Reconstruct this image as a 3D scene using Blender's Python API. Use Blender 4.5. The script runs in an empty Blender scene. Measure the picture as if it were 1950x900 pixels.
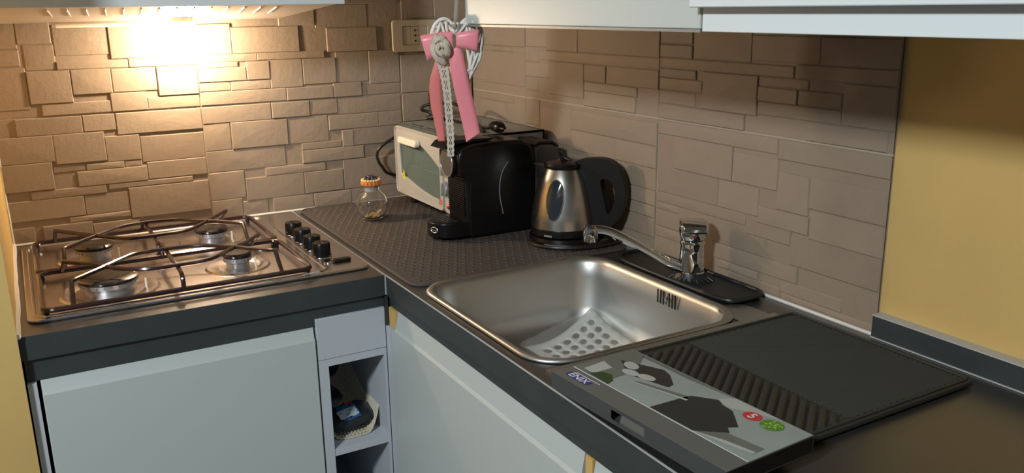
import bpy, bmesh, math, random
from mathutils import Vector, Matrix

S = bpy.context.scene
COL = S.collection
random.seed(7)

# ------------------------------------------------------------------ camera
cam_data = bpy.data.cameras.new('camera')
cam = bpy.data.objects.new('camera', cam_data)
COL.objects.link(cam)
cam_data.sensor_width = 36.0
cam_data.lens = 30.377
cam_data.clip_start = 0.01
right = Vector((0.8683264298824472, -0.495772868659959, -0.01478086155400272))
down = Vector((-0.13992760828893291, -0.21626994, -0.96625441))
fwd = Vector((0.4758460629301692, 0.8410924897378007, -0.25716522))
mw = Matrix.Identity(4)
for i in range(3):
    mw[i][0] = right[i]; mw[i][1] = -down[i]; mw[i][2] = -fwd[i]
mw.translation = Vector((-1.0695, -2.1027, 1.385))
cam.matrix_world = mw
S.camera = cam

# ------------------------------------------------------------------ world, lamps, exposure
world = bpy.data.worlds.new('room_ambient'); S.world = world
world.use_nodes = True
world.node_tree.nodes['Background'].inputs[0].default_value = (0.80, 0.90, 1.0, 1)
world.node_tree.nodes['Background'].inputs[1].default_value = 0.11
S.view_settings.view_transform = 'Standard'
S.view_settings.look = 'None'
S.view_settings.gamma = 1
S.view_settings.use_curve_mapping = False
S.view_settings.exposure = 0.14

def lamp(name, kind, loc, energy, color, size=0.1, target=None, size_y=None):
    d = bpy.data.lights.new(name, kind)
    d.energy = energy; d.color = color
    if kind == 'AREA':
        d.size = size
        if size_y:
            d.shape = 'RECTANGLE'; d.size_y = size_y
    else:
        d.shadow_soft_size = size
    o = bpy.data.objects.new(name, d); COL.objects.link(o)
    o.location = loc
    if target is not None:
        o.rotation_euler = (Vector(target) - Vector(loc)).to_track_quat('-Z', 'Y').to_euler()
    return o
ROOM_LAMP = lamp('room_ceiling_lamp', 'AREA', (-2.15, -2.05, 2.11), 34, (0.90, 0.97, 1.0), 0.22, (-0.35, -0.7, 1.1))
HOOD_LAMP = lamp('hood_bulb_light', 'POINT', (-0.735, -0.125, 1.322), 7.5, (1.0, 0.77, 0.54), 0.016)

# ------------------------------------------------------------------ materials
def mat(name, color, rough=0.5, metal=0.0, var=0.0, vscale=20, bump=0.0, bscale=80, coat=0.0, spec=None,
        trans=0.0, ior=1.45, alpha=1.0, sheen=0.0, per_obj=0.0, stretch=None, emit=None, emit_strength=1.0):
    m = bpy.data.materials.new(name); m.use_nodes = True
    nt = m.node_tree; n = nt.nodes; l = nt.links
    b = n['Principled BSDF']
    c = (color[0], color[1], color[2], 1)
    b.inputs['Base Color'].default_value = c
    b.inputs['Roughness'].default_value = rough
    b.inputs['Metallic'].default_value = metal
    b.inputs['IOR'].default_value = ior
    b.inputs['Coat Weight'].default_value = coat
    b.inputs['Coat Roughness'].default_value = 0.30 if 'laminate' in name else 0.08
    b.inputs['Coat IOR'].default_value = 1.75 if 'laminate' in name else 1.5
    b.inputs['Transmission Weight'].default_value = trans
    b.inputs['Alpha'].default_value = alpha
    b.inputs['Sheen Weight'].default_value = sheen
    if spec is not None: b.inputs['Specular IOR Level'].default_value = spec
    if emit:
        b.inputs['Emission Color'].default_value = (*emit, 1)
        b.inputs['Emission Strength'].default_value = emit_strength
    tc = n.new('ShaderNodeTexCoord')
    src = tc.outputs['Object']
    if stretch:
        mp = n.new('ShaderNodeMapping'); mp.inputs['Scale'].default_value = stretch
        l.new(src, mp.inputs[0]); src = mp.outputs[0]
    last = None
    if var > 0 or per_obj > 0:
        mix = n.new('ShaderNodeHueSaturation'); mix.inputs['Color'].default_value = c
        mt = n.new('ShaderNodeMath'); mt.operation = 'MULTIPLY_ADD'
        no = n.new('ShaderNodeTexNoise'); no.inputs['Scale'].default_value = vscale
        no.inputs['Detail'].default_value = 6; no.inputs['Roughness'].default_value = 0.6
        l.new(src, no.inputs['Vector'])
        l.new(no.outputs[0], mt.inputs[0]); mt.inputs[1].default_value = var * 2; mt.inputs[2].default_value = 1 - var
        out = mt.outputs[0]
        if per_obj > 0:
            oi = n.new('ShaderNodeObjectInfo')
            m2 = n.new('ShaderNodeMath'); m2.operation = 'MULTIPLY_ADD'
            l.new(oi.outputs['Random'], m2.inputs[0]); m2.inputs[1].default_value = per_obj * 2
            m2.inputs[2].default_value = -per_obj
            m3 = n.new('ShaderNodeMath'); m3.operation = 'ADD'
            l.new(out, m3.inputs[0]); l.new(m2.outputs[0], m3.inputs[1]); out = m3.outputs[0]
        l.new(out, mix.inputs['Value'])
        l.new(mix.outputs[0], b.inputs['Base Color'])
    if bump > 0:
        nb = n.new('ShaderNodeTexNoise'); nb.inputs['Scale'].default_value = bscale
        nb.inputs['Detail'].default_value = 8; nb.inputs['Roughness'].default_value = 0.65
        l.new(src, nb.inputs['Vector'])
        bp = n.new('ShaderNodeBump'); bp.inputs['Strength'].default_value = bump; bp.inputs['Distance'].default_value = 0.004
        l.new(nb.outputs[0], bp.inputs['Height']); l.new(bp.outputs[0], b.inputs['Normal'])
    return m

M_STONE = mat('taupe_stone', (0.290, 0.228, 0.170), 0.62, var=0.10, vscale=14, bump=0.35, bscale=45, per_obj=0.06)
M_TILE = mat('taupe_tile_body', (0.280, 0.220, 0.163), 0.62, var=0.10, vscale=14, bump=0.35, bscale=45)
M_GROUT = mat('pale_grout', (0.40, 0.34, 0.27), 0.8)
M_CAULK = mat('white_caulk', (0.72, 0.70, 0.64), 0.5)
M_YELLOW = mat('yellow_paint', (0.60, 0.41, 0.145), 0.75, var=0.12, vscale=5, bump=0.12, bscale=60)
M_PLASTER = mat('plaster', (0.5, 0.47, 0.42), 0.85, var=0.05)
M_TOP = mat('anthracite_laminate', (0.024, 0.024, 0.024), 0.40, var=0.30, vscale=9, bump=0.03, bscale=200, coat=0.75)
M_TOPEDGE = mat('anthracite_edge', (0.036, 0.043, 0.045), 0.5, var=0.25, vscale=12)
M_LIGHTEDGE = mat('worn_edge_line', (0.45, 0.47, 0.46), 0.4)
M_WHITE = mat('white_lacquer', (0.47, 0.52, 0.51), 0.42, var=0.015)
M_WHITE2 = mat('white_melamine', (0.48, 0.515, 0.56), 0.5, var=0.015)
M_WHITE_UP = mat('white_gloss_lacquer', (0.66, 0.72, 0.74), 0.35)
M_HOODUND = mat('hood_grey_metal', (0.50, 0.44, 0.38), 0.45, metal=0.3, var=0.08, vscale=30, stretch=(1, 8, 1))
M_WOODEDGE = mat('raw_wood_edge', (0.62, 0.40, 0.14), 0.7)
M_FLOOR = mat('floor_tile', (0.30, 0.25, 0.20), 0.5, var=0.1)
M_INOX = mat('brushed_steel', (0.55, 0.54, 0.52), 0.28, metal=1.0, var=0.05, vscale=30, bump=0.03, bscale=120, stretch=(1, 12, 1))
M_HOB = mat('worn_hob_steel', (0.74, 0.69, 0.68), 0.24, metal=1.0, var=0.10, vscale=12, bump=0.03, bscale=30)
M_SINK = mat('satin_sink_steel', (0.50, 0.50, 0.48), 0.42, metal=1.0, var=0.05, vscale=8, bump=0.02, bscale=60)
M_KETTLE = mat('brushed_kettle_steel', (0.56, 0.54, 0.50), 0.27, metal=1.0, var=0.04, vscale=50, stretch=(1, 1, 12))
M_CHROME = mat('chrome', (0.72, 0.72, 0.72), 0.06, metal=1.0)
M_SILVER = mat('silver_plastic', (0.55, 0.56, 0.56), 0.28, metal=0.7)
M_ALU = mat('burner_aluminium', (0.42, 0.42, 0.43), 0.42, metal=0.8)
M_ENAMEL = mat('black_enamel_cap', (0.018, 0.014, 0.014), 0.25, coat=0.4)
M_GRATE = mat('dark_enamelled_rod', (0.030, 0.012, 0.012), 0.22, coat=0.5)
M_BLACK = mat('black_plastic', (0.007, 0.006, 0.006), 0.26, spec=0.35)
M_BLACKM = mat('matt_black_plastic', (0.009, 0.0085, 0.0085), 0.45, spec=0.35)
M_SMOKE = mat('smoked_plastic', (0.05, 0.045, 0.04), 0.12, alpha=0.85)
M_RUBBER = mat('black_rubber', (0.014, 0.016, 0.017), 0.42, bump=0.05, bscale=200)
M_DRAIN = mat('anthracite_rubber', (0.036, 0.036, 0.029), 0.6, bump=0.05, bscale=300)
M_FELT = mat('charcoal_drying_mat', (0.062, 0.053, 0.049), 0.62, var=0.2, vscale=60, bump=0.2, bscale=300)
M_OVEN = mat('cream_grey_enamel', (0.42, 0.40, 0.36), 0.38, var=0.02)
M_OVENTOP = mat('silver_grey_enamel', (0.26, 0.26, 0.245), 0.42, metal=0.2)
M_OVENIN = mat('oven_cavity', (0.10, 0.12, 0.11), 0.4, metal=0.3)
M_CREAM = mat('ivory_plastic', (0.80, 0.74, 0.62), 0.3)
M_SOCKET = mat('ivory_switch_plate', (0.50, 0.43, 0.32), 0.4)
M_GLASS = mat('clear_glass', (1, 1, 1), 0.02, trans=1.0, ior=1.45)
M_OVENGLASS = mat('tinted_oven_glass', (0.20, 0.26, 0.23), 0.04, alpha=0.42)
M_DARKGLASS = mat('dark_gauge_glass', (0.022, 0.030, 0.034), 0.05, coat=1.0)
M_YSTICK = mat('yellow_sticker', (0.75, 0.68, 0.03), 0.5)
M_RED = mat('red_plastic', (0.45, 0.02, 0.02), 0.2)
M_REDINK = mat('red_ink', (0.62, 0.16, 0.10), 0.5)
M_REDPRINT = mat('red_print', (0.55, 0.045, 0.05), 0.4)
M_GREENPRINT = mat('green_print', (0.11, 0.24, 0.025), 0.4, var=0.3, vscale=120)
M_LIMEPRINT = mat('lime_print', (0.32, 0.52, 0.12), 0.4)
M_BLUEPRINT = mat('blue_print', (0.045, 0.045, 0.22), 0.3)
M_WHITEPRINT = mat('white_print', (0.72, 0.72, 0.74), 0.4)
M_BOXGREY = mat('grey_carton', (0.125, 0.128, 0.115), 0.36, var=0.05, vscale=20)
M_BOXDARK = mat('dark_carton', (0.052, 0.058, 0.060), 0.4, var=0.15, vscale=30)
M_PIC = mat('picture_pale', (0.30, 0.34, 0.325), 0.36, var=0.16, vscale=14)
M_PIC2 = mat('picture_mid', (0.145, 0.155, 0.135), 0.36, var=0.2, vscale=18)
M_PICDARK = mat('picture_dark', (0.030, 0.031, 0.028), 0.36)
M_PICLIGHT = mat('picture_light', (0.42, 0.44, 0.41), 0.4)
M_PICGREEN = mat('picture_green', (0.035, 0.065, 0.025), 0.4, var=0.3, vscale=60)
M_WICKER = mat('white_painted_wicker', (0.74, 0.73, 0.68), 0.6, var=0.08, vscale=60)
M_PINK = mat('pink_satin', (0.86, 0.27, 0.32), 0.33, sheen=0.4, var=0.05, vscale=30)
M_SALMON = mat('salmon_satin', (0.72, 0.20, 0.185), 0.4, sheen=0.3)
M_LACE = mat('ecru_lace', (0.60, 0.53, 0.45), 0.85)
M_LINEN = mat('linen_cloth', (0.60, 0.52, 0.43), 0.9, bump=0.4, bscale=400)
M_TAUPE = mat('taupe_sheer_ribbon', (0.36, 0.31, 0.26), 0.6, alpha=0.85)
M_PALE = mat('pale_sheer_ribbon', (0.66, 0.63, 0.58), 0.6, alpha=0.7)
M_ORANGE = mat('orange_pastry', (0.62, 0.20, 0.03), 0.45, var=0.25, vscale=150)
M_CREAMY = mat('cream_frosting', (0.78, 0.58, 0.30), 0.45)
M_BERRY = mat('dark_berries', (0.045, 0.035, 0.05), 0.3)
M_CRUMB = mat('pale_dried_herb', (0.48, 0.33, 0.14), 0.8, var=0.4, vscale=200)
M_STOPPER = mat('milky_stopper', (0.55, 0.54, 0.50), 0.35)
M_SHEET = mat('white_perforated_plastic', (0.64, 0.66, 0.62), 0.45)
M_FILM = mat('clear_film', (0.95, 0.97, 0.97), 0.08, alpha=0.16)
M_BAG = mat('black_foil', (0.010, 0.014, 0.018), 0.2, bump=0.5, bscale=40)
M_BAGBLUE = mat('blue_foil_print', (0.03, 0.09, 0.25), 0.25)
M_BAGWHITE = mat('white_foil_print', (0.40, 0.46, 0.50), 0.25)
M_BASKET = mat('beige_woven_cord', (0.62, 0.58, 0.46), 0.8)
M_CORD = mat('black_cord', (0.014, 0.011, 0.010), 0.4)
M_BULB = mat('lit_bulb', (1, 0.8, 0.5), 0.4, emit=(1.0, 0.74, 0.42), emit_strength=45)
M_SCREW = mat('steel_screw', (0.6, 0.6, 0.58), 0.25, metal=1.0)

# ------------------------------------------------------------------ helpers
WO = {}
def link(name, me, m=None, parent=None, origin=None, bevel=0.0, seg=2, smooth=False, angle=35):
    if origin is None:
        vs = [v.co for v in me.vertices]
        lo = [min(v[i] for v in vs) for i in range(3)]; hi = [max(v[i] for v in vs) for i in range(3)]
        origin = Vector(((lo[0]+hi[0])/2, (lo[1]+hi[1])/2, lo[2]))
    origin = Vector(origin)
    me.transform(Matrix.Translation(-origin))
    o = bpy.data.objects.new(name, me); COL.objects.link(o)
    if m: me.materials.append(m)
    if parent is not None:
        o.parent = parent; o.location = origin - WO[parent.name]
    else:
        o.location = origin
    WO[o.name] = origin
    if bevel > 0:
        b = o.modifiers.new('bevel', 'BEVEL'); b.width = bevel; b.segments = seg; b.limit_method = 'ANGLE'
        b.angle_limit = math.radians(40)
    if smooth or bevel > 0:
        for p in me.polygons: p.use_smooth = True
        me.set_sharp_from_angle(angle=math.radians(angle))
    return o
def obj(name, bm, m=None, parent=None, **k):
    me = bpy.data.meshes.new(name)
    bmesh.ops.recalc_face_normals(bm, faces=bm.faces[:])
    bm.to_mesh(me); bm.free()
    return link(name, me, m, parent, **k)
def tag(o, label, cat, group=None, kind=None):
    if label: o['label'] = label
    if cat: o['category'] = cat
    if group: o['group'] = group
    if kind: o['kind'] = kind
    return o
def thing(name, loc, label, cat, group=None):
    o = bpy.data.objects.new(name, None); COL.objects.link(o); o.location = loc
    o.empty_display_size = 0.02
    WO[o.name] = Vector(loc)
    return tag(o, label, cat, group)
def struct(o):
    o['kind'] = 'structure'; return o
def box(bm, x0, x1, y0, y1, z0, z1):
    v = [bm.verts.new((x, y, z)) for x in (x0, x1) for y in (y0, y1) for z in (z0, z1)]
    for f in ((0,1,3,2), (4,6,7,5), (0,4,5,1), (2,3,7,6), (0,2,6,4), (1,5,7,3)):
        bm.faces.new([v[i] for i in f])
    return v
def bx(name, x0, x1, y0, y1, z0, z1, m, parent=None, **k):
    bm = bmesh.new(); box(bm, x0, x1, y0, y1, z0, z1)
    return obj(name, bm, m, parent, **k)
def catmull(pts, n=6, closed=False):
    pts = [Vector(p) for p in pts]; out = []; N = len(pts)
    rng = N if closed else N - 1
    for i in range(rng):
        if closed: a, b, c, d = pts[(i-1) % N], pts[i], pts[(i+1) % N], pts[(i+2) % N]
        else: a, b, c, d = pts[max(i-1, 0)], pts[i], pts[i+1], pts[min(i+2, N-1)]
        for k in range(n):
            t = k / n
            out.append(0.5*((2*b) + (c-a)*t + (2*a-5*b+4*c-d)*t*t + (3*b-a-3*c+d)*t**3))
    if not closed: out.append(pts[-1])
    return out
def tube(bm, pts, r, n=8, closed=False):
    pts = [Vector(p) for p in pts]; N = len(pts)
    rad = r if isinstance(r, (list, tuple)) else [r]*N
    if closed: T = [(pts[(i+1) % N]-pts[i-1]).normalized() for i in range(N)]
    else: T = [(pts[min(i+1, N-1)]-pts[max(i-1, 0)]).normalized() for i in range(N)]
    ref = Vector((0, 0, 1)) if abs(T[0].z) < 0.9 else Vector((1, 0, 0))
    u = T[0].cross(ref).normalized(); rings = []
    for i in range(N):
        u = (u - T[i]*u.dot(T[i])).normalized(); w = T[i].cross(u)
        rings.append([bm.verts.new(pts[i] + (u*math.cos(a)+w*math.sin(a))*rad[i]) for a in [2*math.pi*k/n for k in range(n)]])
    for i in range(N if closed else N-1):
        A, B = rings[i], rings[(i+1) % N]
        off = 0
        if closed and i == N-1:
            off = min(range(n), key=lambda s: (A[0].co - B[s].co).length)
        for k in range(n):
            bm.faces.new((A[k], A[(k+1) % n], B[(k+1+off) % n], B[(k+off) % n]))
    if not closed:
        bm.faces.new(rings[0]); bm.faces.new(rings[-1])
def lathe(bm, prof, c, n=32, axis='z', cap=True):
    c = Vector(c); rings = []
    for r, h in prof:
        ring = []
        for k in range(n):
            a = 2*math.pi*k/n; x, y = r*math.cos(a), r*math.sin(a)
            p = {'z': (x, y, h), 'x': (h, x, y), 'y': (x, h, y)}[axis]
            ring.append(bm.verts.new(c + Vector(p)))
        rings.append(ring)
    for A, B in zip(rings, rings[1:]):
        for k in range(n): bm.faces.new((A[k], A[(k+1) % n], B[(k+1) % n], B[k]))
    if cap: bm.faces.new(rings[0]); bm.faces.new(rings[-1])
def prism(bm, poly, f, h0, h1):
    a = [bm.verts.new(f(p[0], p[1], h0)) for p in poly]; b = [bm.verts.new(f(p[0], p[1], h1)) for p in poly]
    bm.faces.new(a); bm.faces.new(b)
    for i in range(len(poly)):
        j = (i+1) % len(poly); bm.faces.new((a[i], a[j], b[j], b[i]))
def rrect(x0, x1, y0, y1, r, n=8):
    out = []
    for cx, cy, a0 in ((x1-r, y1-r, 0), (x0+r, y1-r, 90), (x0+r, y0+r, 180), (x1-r, y0+r, 270)):
        for k in range(n+1):
            a = math.radians(a0 + 90*k/n); out.append((cx+r*math.cos(a), cy+r*math.sin(a)))
    return out
def curve_mesh(splines, thick, bev=0.0):
    """plate with holes: filled 2D curve, extruded to the given thickness (centred on z=0)"""
    cu = bpy.data.curves.new('plate', 'CURVE'); cu.dimensions = '2D'; cu.fill_mode = 'BOTH'
    cu.extrude = thick/2 - bev; cu.bevel_depth = bev; cu.bevel_resolution = 1; cu.offset = -bev
    for pts in splines:
        sp = cu.splines.new('POLY'); sp.points.add(len(pts)-1); sp.use_cyclic_u = True
        for p, q in zip(sp.points, pts): p.co = (q[0], q[1], 0, 1)
    o = bpy.data.objects.new('tmp_plate', cu); COL.objects.link(o)
    dg = bpy.context.evaluated_depsgraph_get(); dg.update()
    me = bpy.data.meshes.new_from_object(o.evaluated_get(dg))
    bpy.data.objects.remove(o); bpy.data.curves.remove(cu)
    return me
def text_mesh(s, size, depth=0.0002, align='CENTER'):
    cu = bpy.data.curves.new('txt', 'FONT'); cu.body = s; cu.size = size; cu.extrude = depth
    cu.align_x = align; cu.align_y = 'CENTER'; cu.offset = size*0.012; cu.resolution_u = 3
    o = bpy.data.objects.new('tmp_txt', cu); COL.objects.link(o)
    dg = bpy.context.evaluated_depsgraph_get(); dg.update()
    me = bpy.data.meshes.new_from_object(o.evaluated_get(dg))
    bpy.data.objects.remove(o); bpy.data.curves.remove(cu)
    return me
def frame(o, x, y, z):
    m = Matrix.Identity(4)
    for i in range(3): m[i][0] = x[i]; m[i][1] = y[i]; m[i][2] = z[i]
    m.translation = Vector(o); return m

# ------------------------------------------------------------------ room shell
CT = 0.90          # worktop height
def slab_struct(name, x0, x1, y0, y1, z0, z1, m):
    return struct(bx(name, x0, x1, y0, y1, z0, z1, m))
slab_struct('floor', -4.2, 0.2, -4.6, 0.2, -0.05, 0.0, M_FLOOR)
slab_struct('ceiling', -4.2, 0.2, -4.6, 0.2, 2.7, 2.75, M_PLASTER)
wall_back = slab_struct('wall_back', -1.45, 0.0, 0.0, 0.12, 0.0, 2.7, M_YELLOW)
wall_right = slab_struct('wall_right', 0.008, 0.13, -3.2, 0.12, 0.0, 2.7, M_YELLOW)
wall_left = slab_struct('wall_left', -1.45, -1.120, -0.645, 0.0, 0.0, 2.7, M_YELLOW)

STONES_A = [(-1.031,-0.988,1.287,1.323),(-0.983,-0.879,1.318,1.341),(-0.879,-0.746,1.287,1.338),
    (-0.746,-0.622,1.288,1.335),(-0.986,-0.847,1.270,1.286),(-0.845,-0.712,1.269,1.287),
    (-0.693,-0.566,1.270,1.290),(-1.042,-0.964,1.201,1.269),(-0.962,-0.885,1.228,1.253),
    (-0.881,-0.792,1.227,1.254),(-0.790,-0.708,1.202,1.267),(-0.708,-0.594,1.226,1.258),
    (-0.708,-0.631,1.205,1.232),(-0.705,-0.631,1.254,1.273),(-1.005,-0.892,1.163,1.198),
    (-0.889,-0.817,1.169,1.202),(-0.814,-0.714,1.166,1.201),(-0.706,-0.504,1.162,1.204),
    (-1.059,-0.954,1.133,1.168),(-0.950,-0.888,1.134,1.168),(-0.884,-0.712,1.125,1.169),
    (-0.702,-0.544,1.131,1.173),(-0.540,-0.449,1.133,1.173),(-0.448,-0.379,1.137,1.171),
    (-0.376,-0.211,1.130,1.171),(-1.014,-0.913,1.068,1.133),(-1.114,-1.014,1.083,1.135),
    (-0.915,-0.842,1.064,1.118),(-0.841,-0.712,1.056,1.094),(-0.957,-0.881,1.049,1.068),
    (-0.879,-0.845,1.050,1.067),(-0.956,-0.839,1.015,1.051),(-0.827,-0.710,1.019,1.059),
    (-1.119,-1.039,1.025,1.068),(-1.050,-0.943,0.996,1.027),(-1.118,-0.984,0.957,1.011),
    (-0.958,-0.883,0.950,0.985),(-0.877,-0.713,0.943,1.002),(-0.986,-0.881,0.938,0.986),
    (-1.038,-0.962,0.903,0.935),(-0.960,-0.872,0.893,0.918),(-1.115,-1.095,0.895,0.917),
    (-0.706,-0.643,1.067,1.138),(-0.639,-0.508,1.078,1.141),(-0.506,-0.410,1.067,1.140),
    (-0.397,-0.274,1.093,1.122),(-0.271,-0.212,1.093,1.130),(-0.341,-0.211,1.057,1.097),
    (-0.454,-0.372,1.051,1.073),(-0.371,-0.336,1.049,1.070),(-0.455,-0.337,1.020,1.057),
    (-0.707,-0.537,1.016,1.074),(-0.548,-0.439,0.995,1.032),(-0.708,-0.619,0.952,0.999),
    (-0.618,-0.480,0.941,1.003),(-0.372,-0.232,0.940,1.007),(-0.472,-0.376,0.942,0.990),
    (-0.536,-0.458,0.892,0.938),(-0.453,-0.378,0.895,0.924),(-0.708,-0.629,0.910,0.946),
    (-0.629,-0.589,0.905,0.926),(-0.619,-0.483,1.287,1.336),(-0.373,-0.286,1.285,1.332),
    (-0.538,-0.462,1.202,1.271),(-0.592,-0.538,1.228,1.268),(-0.631,-0.541,1.199,1.229),
    (-0.457,-0.378,1.228,1.254),(-0.288,-0.208,1.201,1.265),(-0.502,-0.389,1.165,1.202),
    (-0.384,-0.312,1.169,1.202),(-0.312,-0.211,1.168,1.204),(-0.563,-0.423,1.265,1.285),
    (-1.095,-1.047,1.210,1.277),(-0.372,-0.290,1.214,1.282),(-0.336,-0.221,0.914,0.989),
    (-0.683,-0.571,0.883,0.911),(-0.199,-0.041,1.164,1.262),(-0.203,-0.129,1.116,1.162),
    (-0.117,-0.009,1.199,1.245),(-0.208,-0.048,0.989,1.087),]
STONES_B = [(-0.879,-0.794,1.315,1.334),(-0.881,-0.794,1.291,1.311),(-1.026,-0.883,1.291,1.334),
    (-1.169,-1.029,1.295,1.334),(-1.297,-1.171,1.297,1.334),(-1.121,-0.796,1.283,1.286),
    (-1.301,-1.125,1.279,1.288),(-0.873,-0.796,1.257,1.269),(-0.910,-0.798,1.233,1.252),
    (-0.873,-0.798,1.207,1.223),(-1.045,-0.913,1.209,1.269),(-1.132,-1.048,1.256,1.270),
    (-1.132,-1.051,1.233,1.251),(-1.215,-1.133,1.231,1.252),(-1.305,-1.218,1.221,1.266),
    (-1.218,-1.052,1.208,1.224),(-0.998,-0.800,1.193,1.198),(-0.786,-0.513,1.289,1.333),
    (-0.509,-0.385,1.289,1.334),(-0.788,-0.361,1.272,1.283),(-0.534,-0.400,1.209,1.262),
    (-0.615,-0.538,1.231,1.246),(-0.789,-0.617,1.232,1.263),(-0.702,-0.538,1.213,1.224),
    (-0.380,-0.297,1.293,1.333),(-0.395,-0.296,1.223,1.254),(-0.281,-0.076,1.290,1.323),
    (-0.279,-0.073,1.216,1.277),(-0.483,-0.354,1.094,1.137),(-0.790,-0.487,1.138,1.141),
    (-0.350,-0.294,1.109,1.167),(-0.651,-0.487,1.087,1.098),(-0.790,-0.656,1.075,1.110),
    (-0.792,-0.675,1.049,1.052),(-0.671,-0.596,1.046,1.068),(-0.792,-0.673,1.012,1.023),
    (-0.794,-0.692,0.988,0.991),(-0.795,-0.710,0.959,0.972),(-0.994,-0.863,1.088,1.136),
    (-1.098,-0.998,1.087,1.134),(-1.095,-0.802,1.158,1.169),(-1.306,-1.102,1.138,1.161),
    (-0.962,-0.796,1.032,1.075),(-1.058,-0.966,1.043,1.077),(-1.035,-0.798,1.011,1.029),
    (-1.303,-1.176,1.031,1.053),(-1.304,-1.171,1.083,1.098),(-1.171,-1.067,1.031,1.040),
    (-1.168,-1.105,1.065,1.096),(-1.136,-0.978,0.951,0.958),(-1.063,-0.974,0.970,0.997),
    (-1.304,-1.138,0.996,1.005),(-1.300,-1.118,0.937,0.954),(-1.106,-1.019,0.906,0.920),
    (-1.295,-1.138,0.910,0.914),(-0.873,-0.815,0.966,0.995),(-0.875,-0.800,0.945,0.958),
    (-1.050,-0.992,0.918,0.932),(-1.131,-1.072,0.885,0.895),]

TZ = [(0.902, 1.1705), (1.1735, 1.444), (1.447, 1.715)]
CELLS_A = [(-1.118, -0.7030), (-0.7012, -0.2070), (-0.2050, -0.0005)]
CELLS_B = [(-1.312, -0.7915), (-0.7885, -0.2885), (-0.2855, -0.0085)]
def place_stones(cells, given, seed):
    rng = random.Random(seed); out = {}
    for ci, (u0, u1) in enumerate(cells):
        for zi, (z0, z1) in enumerate(TZ): out[(ci, zi)] = []
    def add(key, r, minw=0.012, minh=0.010):
        (u0, u1) = cells[key[0]]; (z0, z1) = TZ[key[1]]
        a, b, c, d = max(r[0], u0), min(r[1], u1), max(r[2], z0), min(r[3], z1)
        for (p, q, s, t) in out[key]:
            ox = min(b, q) - max(a, p); oz = min(d, t) - max(c, s)
            if ox > 0 and oz > 0:
                if ox < oz:
                    if a + b < p + q: b = p
                    else: a = q
                else:
                    if c + d < s + t: d = s
                    else: c = t
        if b - a < minw or d - c < minh: return False
        for (p, q, s, t) in out[key]:
            if min(b, q) - max(a, p) > 1e-5 and min(d, t) - max(c, s) > 1e-5: return False
        out[key].append((a, b, c, d)); return True
    for r in given:
        r = (r[0], r[1], min(r[2], r[3]-0.018), r[3])
        cu, cz = (r[0]+r[1])/2, (r[2]+r[3])/2
        for key in out:
            (u0, u1) = cells[key[0]]; (z0, z1) = TZ[key[1]]
            if u0 <= cu <= u1 and z0 <= cz <= z1: add(key, r)
    ng = {k: len(v) for k, v in out.items()}
    for key in out:
        (u0, u1) = cells[key[0]]; (z0, z1) = TZ[key[1]]
        for _ in range(9):
            w = rng.uniform(0.05, 0.15); h = rng.choice((0.02, 0.03, 0.034, 0.06))
            a = rng.uniform(u0-0.02, u1-0.03); c = rng.uniform(z0, z1-0.015)
            add(key, (a, a+w, c, c+h), 0.03, 0.012)
    # let every stone grow until it meets its neighbours or the tile edge
    for _ in range(14):
        for key, L in out.items():
            (u0, u1) = cells[key[0]]; (z0, z1) = TZ[key[1]]
            for i in range(len(L)):
                for side, st in ((0, -0.0015), (1, 0.0015), (2, -0.0015), (3, 0.0015)):
                    q = list(L[i]); q[side] += st
                    q[side] = min(max(q[side], (u0, u0, z0, z0)[side]), (u1, u1, z1, z1)[side])
                    if all(min(q[1], o[1])-max(q[0], o[0]) < 1e-6 or min(q[3], o[3])-max(q[2], o[2]) < 1e-6
                           for j, o in enumerate(L) if j != i): L[i] = tuple(q)
    return out, ng
def stone_bm(a, b, c, d, back, front, rng, to):
    """one split-face stone: back at depth `back`, uneven face around depth `front`"""
    bm = bmesh.new(); g = 0.00015
    a += g; b -= g; c += g; d -= g
    e = 0.0015
    base = [(a, c), (b, c), (b, d), (a, d)]
    top = [(a+e, c+e), (b-e, c+e), (b-e, d-e), (a+e, d-e)]
    J = lambda: rng.uniform(-0.0006, 0.0006)
    V0 = [bm.verts.new(to(u, back, z)) for u, z in base]
    V1 = [bm.verts.new(to(u, front - 0.0014 + J()*0.4, z)) for u, z in base]
    V2 = [bm.verts.new(to(u, front + J(), z)) for u, z in top]
    for A, B in ((V0, V1), (V1, V2)):
        for i in range(4):
            j = (i+1) % 4; bm.faces.new((A[i], A[j], B[j], B[i]))
    cv = bm.verts.new(to((a+b)/2 + rng.uniform(-.2, .2)*(b-a), front + rng.uniform(0, 0.0012), (c+d)/2))
    for i in range(4): bm.faces.new((V2[i], V2[(i+1) % 4], cv))
    bm.faces.new(V0[::-1])
    return bm
def clad(wall, cells, given, seed, to, lo, hi, flo, fhi):
    # grout bed
    rng = random.Random(seed)
    bm = bmesh.new()
    a, b = cells[0][0], cells[-1][1]
    P = [to(a, -0.001, TZ[0][0]), to(b, 0.0044, TZ[-1][1])]
    x0, x1 = sorted((P[0][0], P[1][0])); y0, y1 = sorted((P[0][1], P[1][1]))
    box(bm, x0, x1, y0, y1, TZ[0][0], TZ[-1][1])
    obj('grout_bed', bm, M_GROUT, wall)
    st, ng = place_stones(cells, given, seed)
    for key, rs in st.items():
        (u0, u1) = cells[key[0]]; (z0, z1) = TZ[key[1]]
        bm = bmesh.new()
        p, q = to(u0, 0.003, z0), to(u1, 0.0052, z1)
        x0, x1 = sorted((p[0], q[0])); y0, y1 = sorted((p[1], q[1]))
        box(bm, x0, x1, y0, y1, z0, z1)
        t = obj('tile', bm, M_TILE, wall)
        for i, r in enumerate(rs):
            f = rng.uniform(lo, hi) if i < ng[key] else rng.uniform(flo, fhi)
            s = obj('stone', stone_bm(*r, 0.005, f, rng, to), M_STONE, t)
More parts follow.
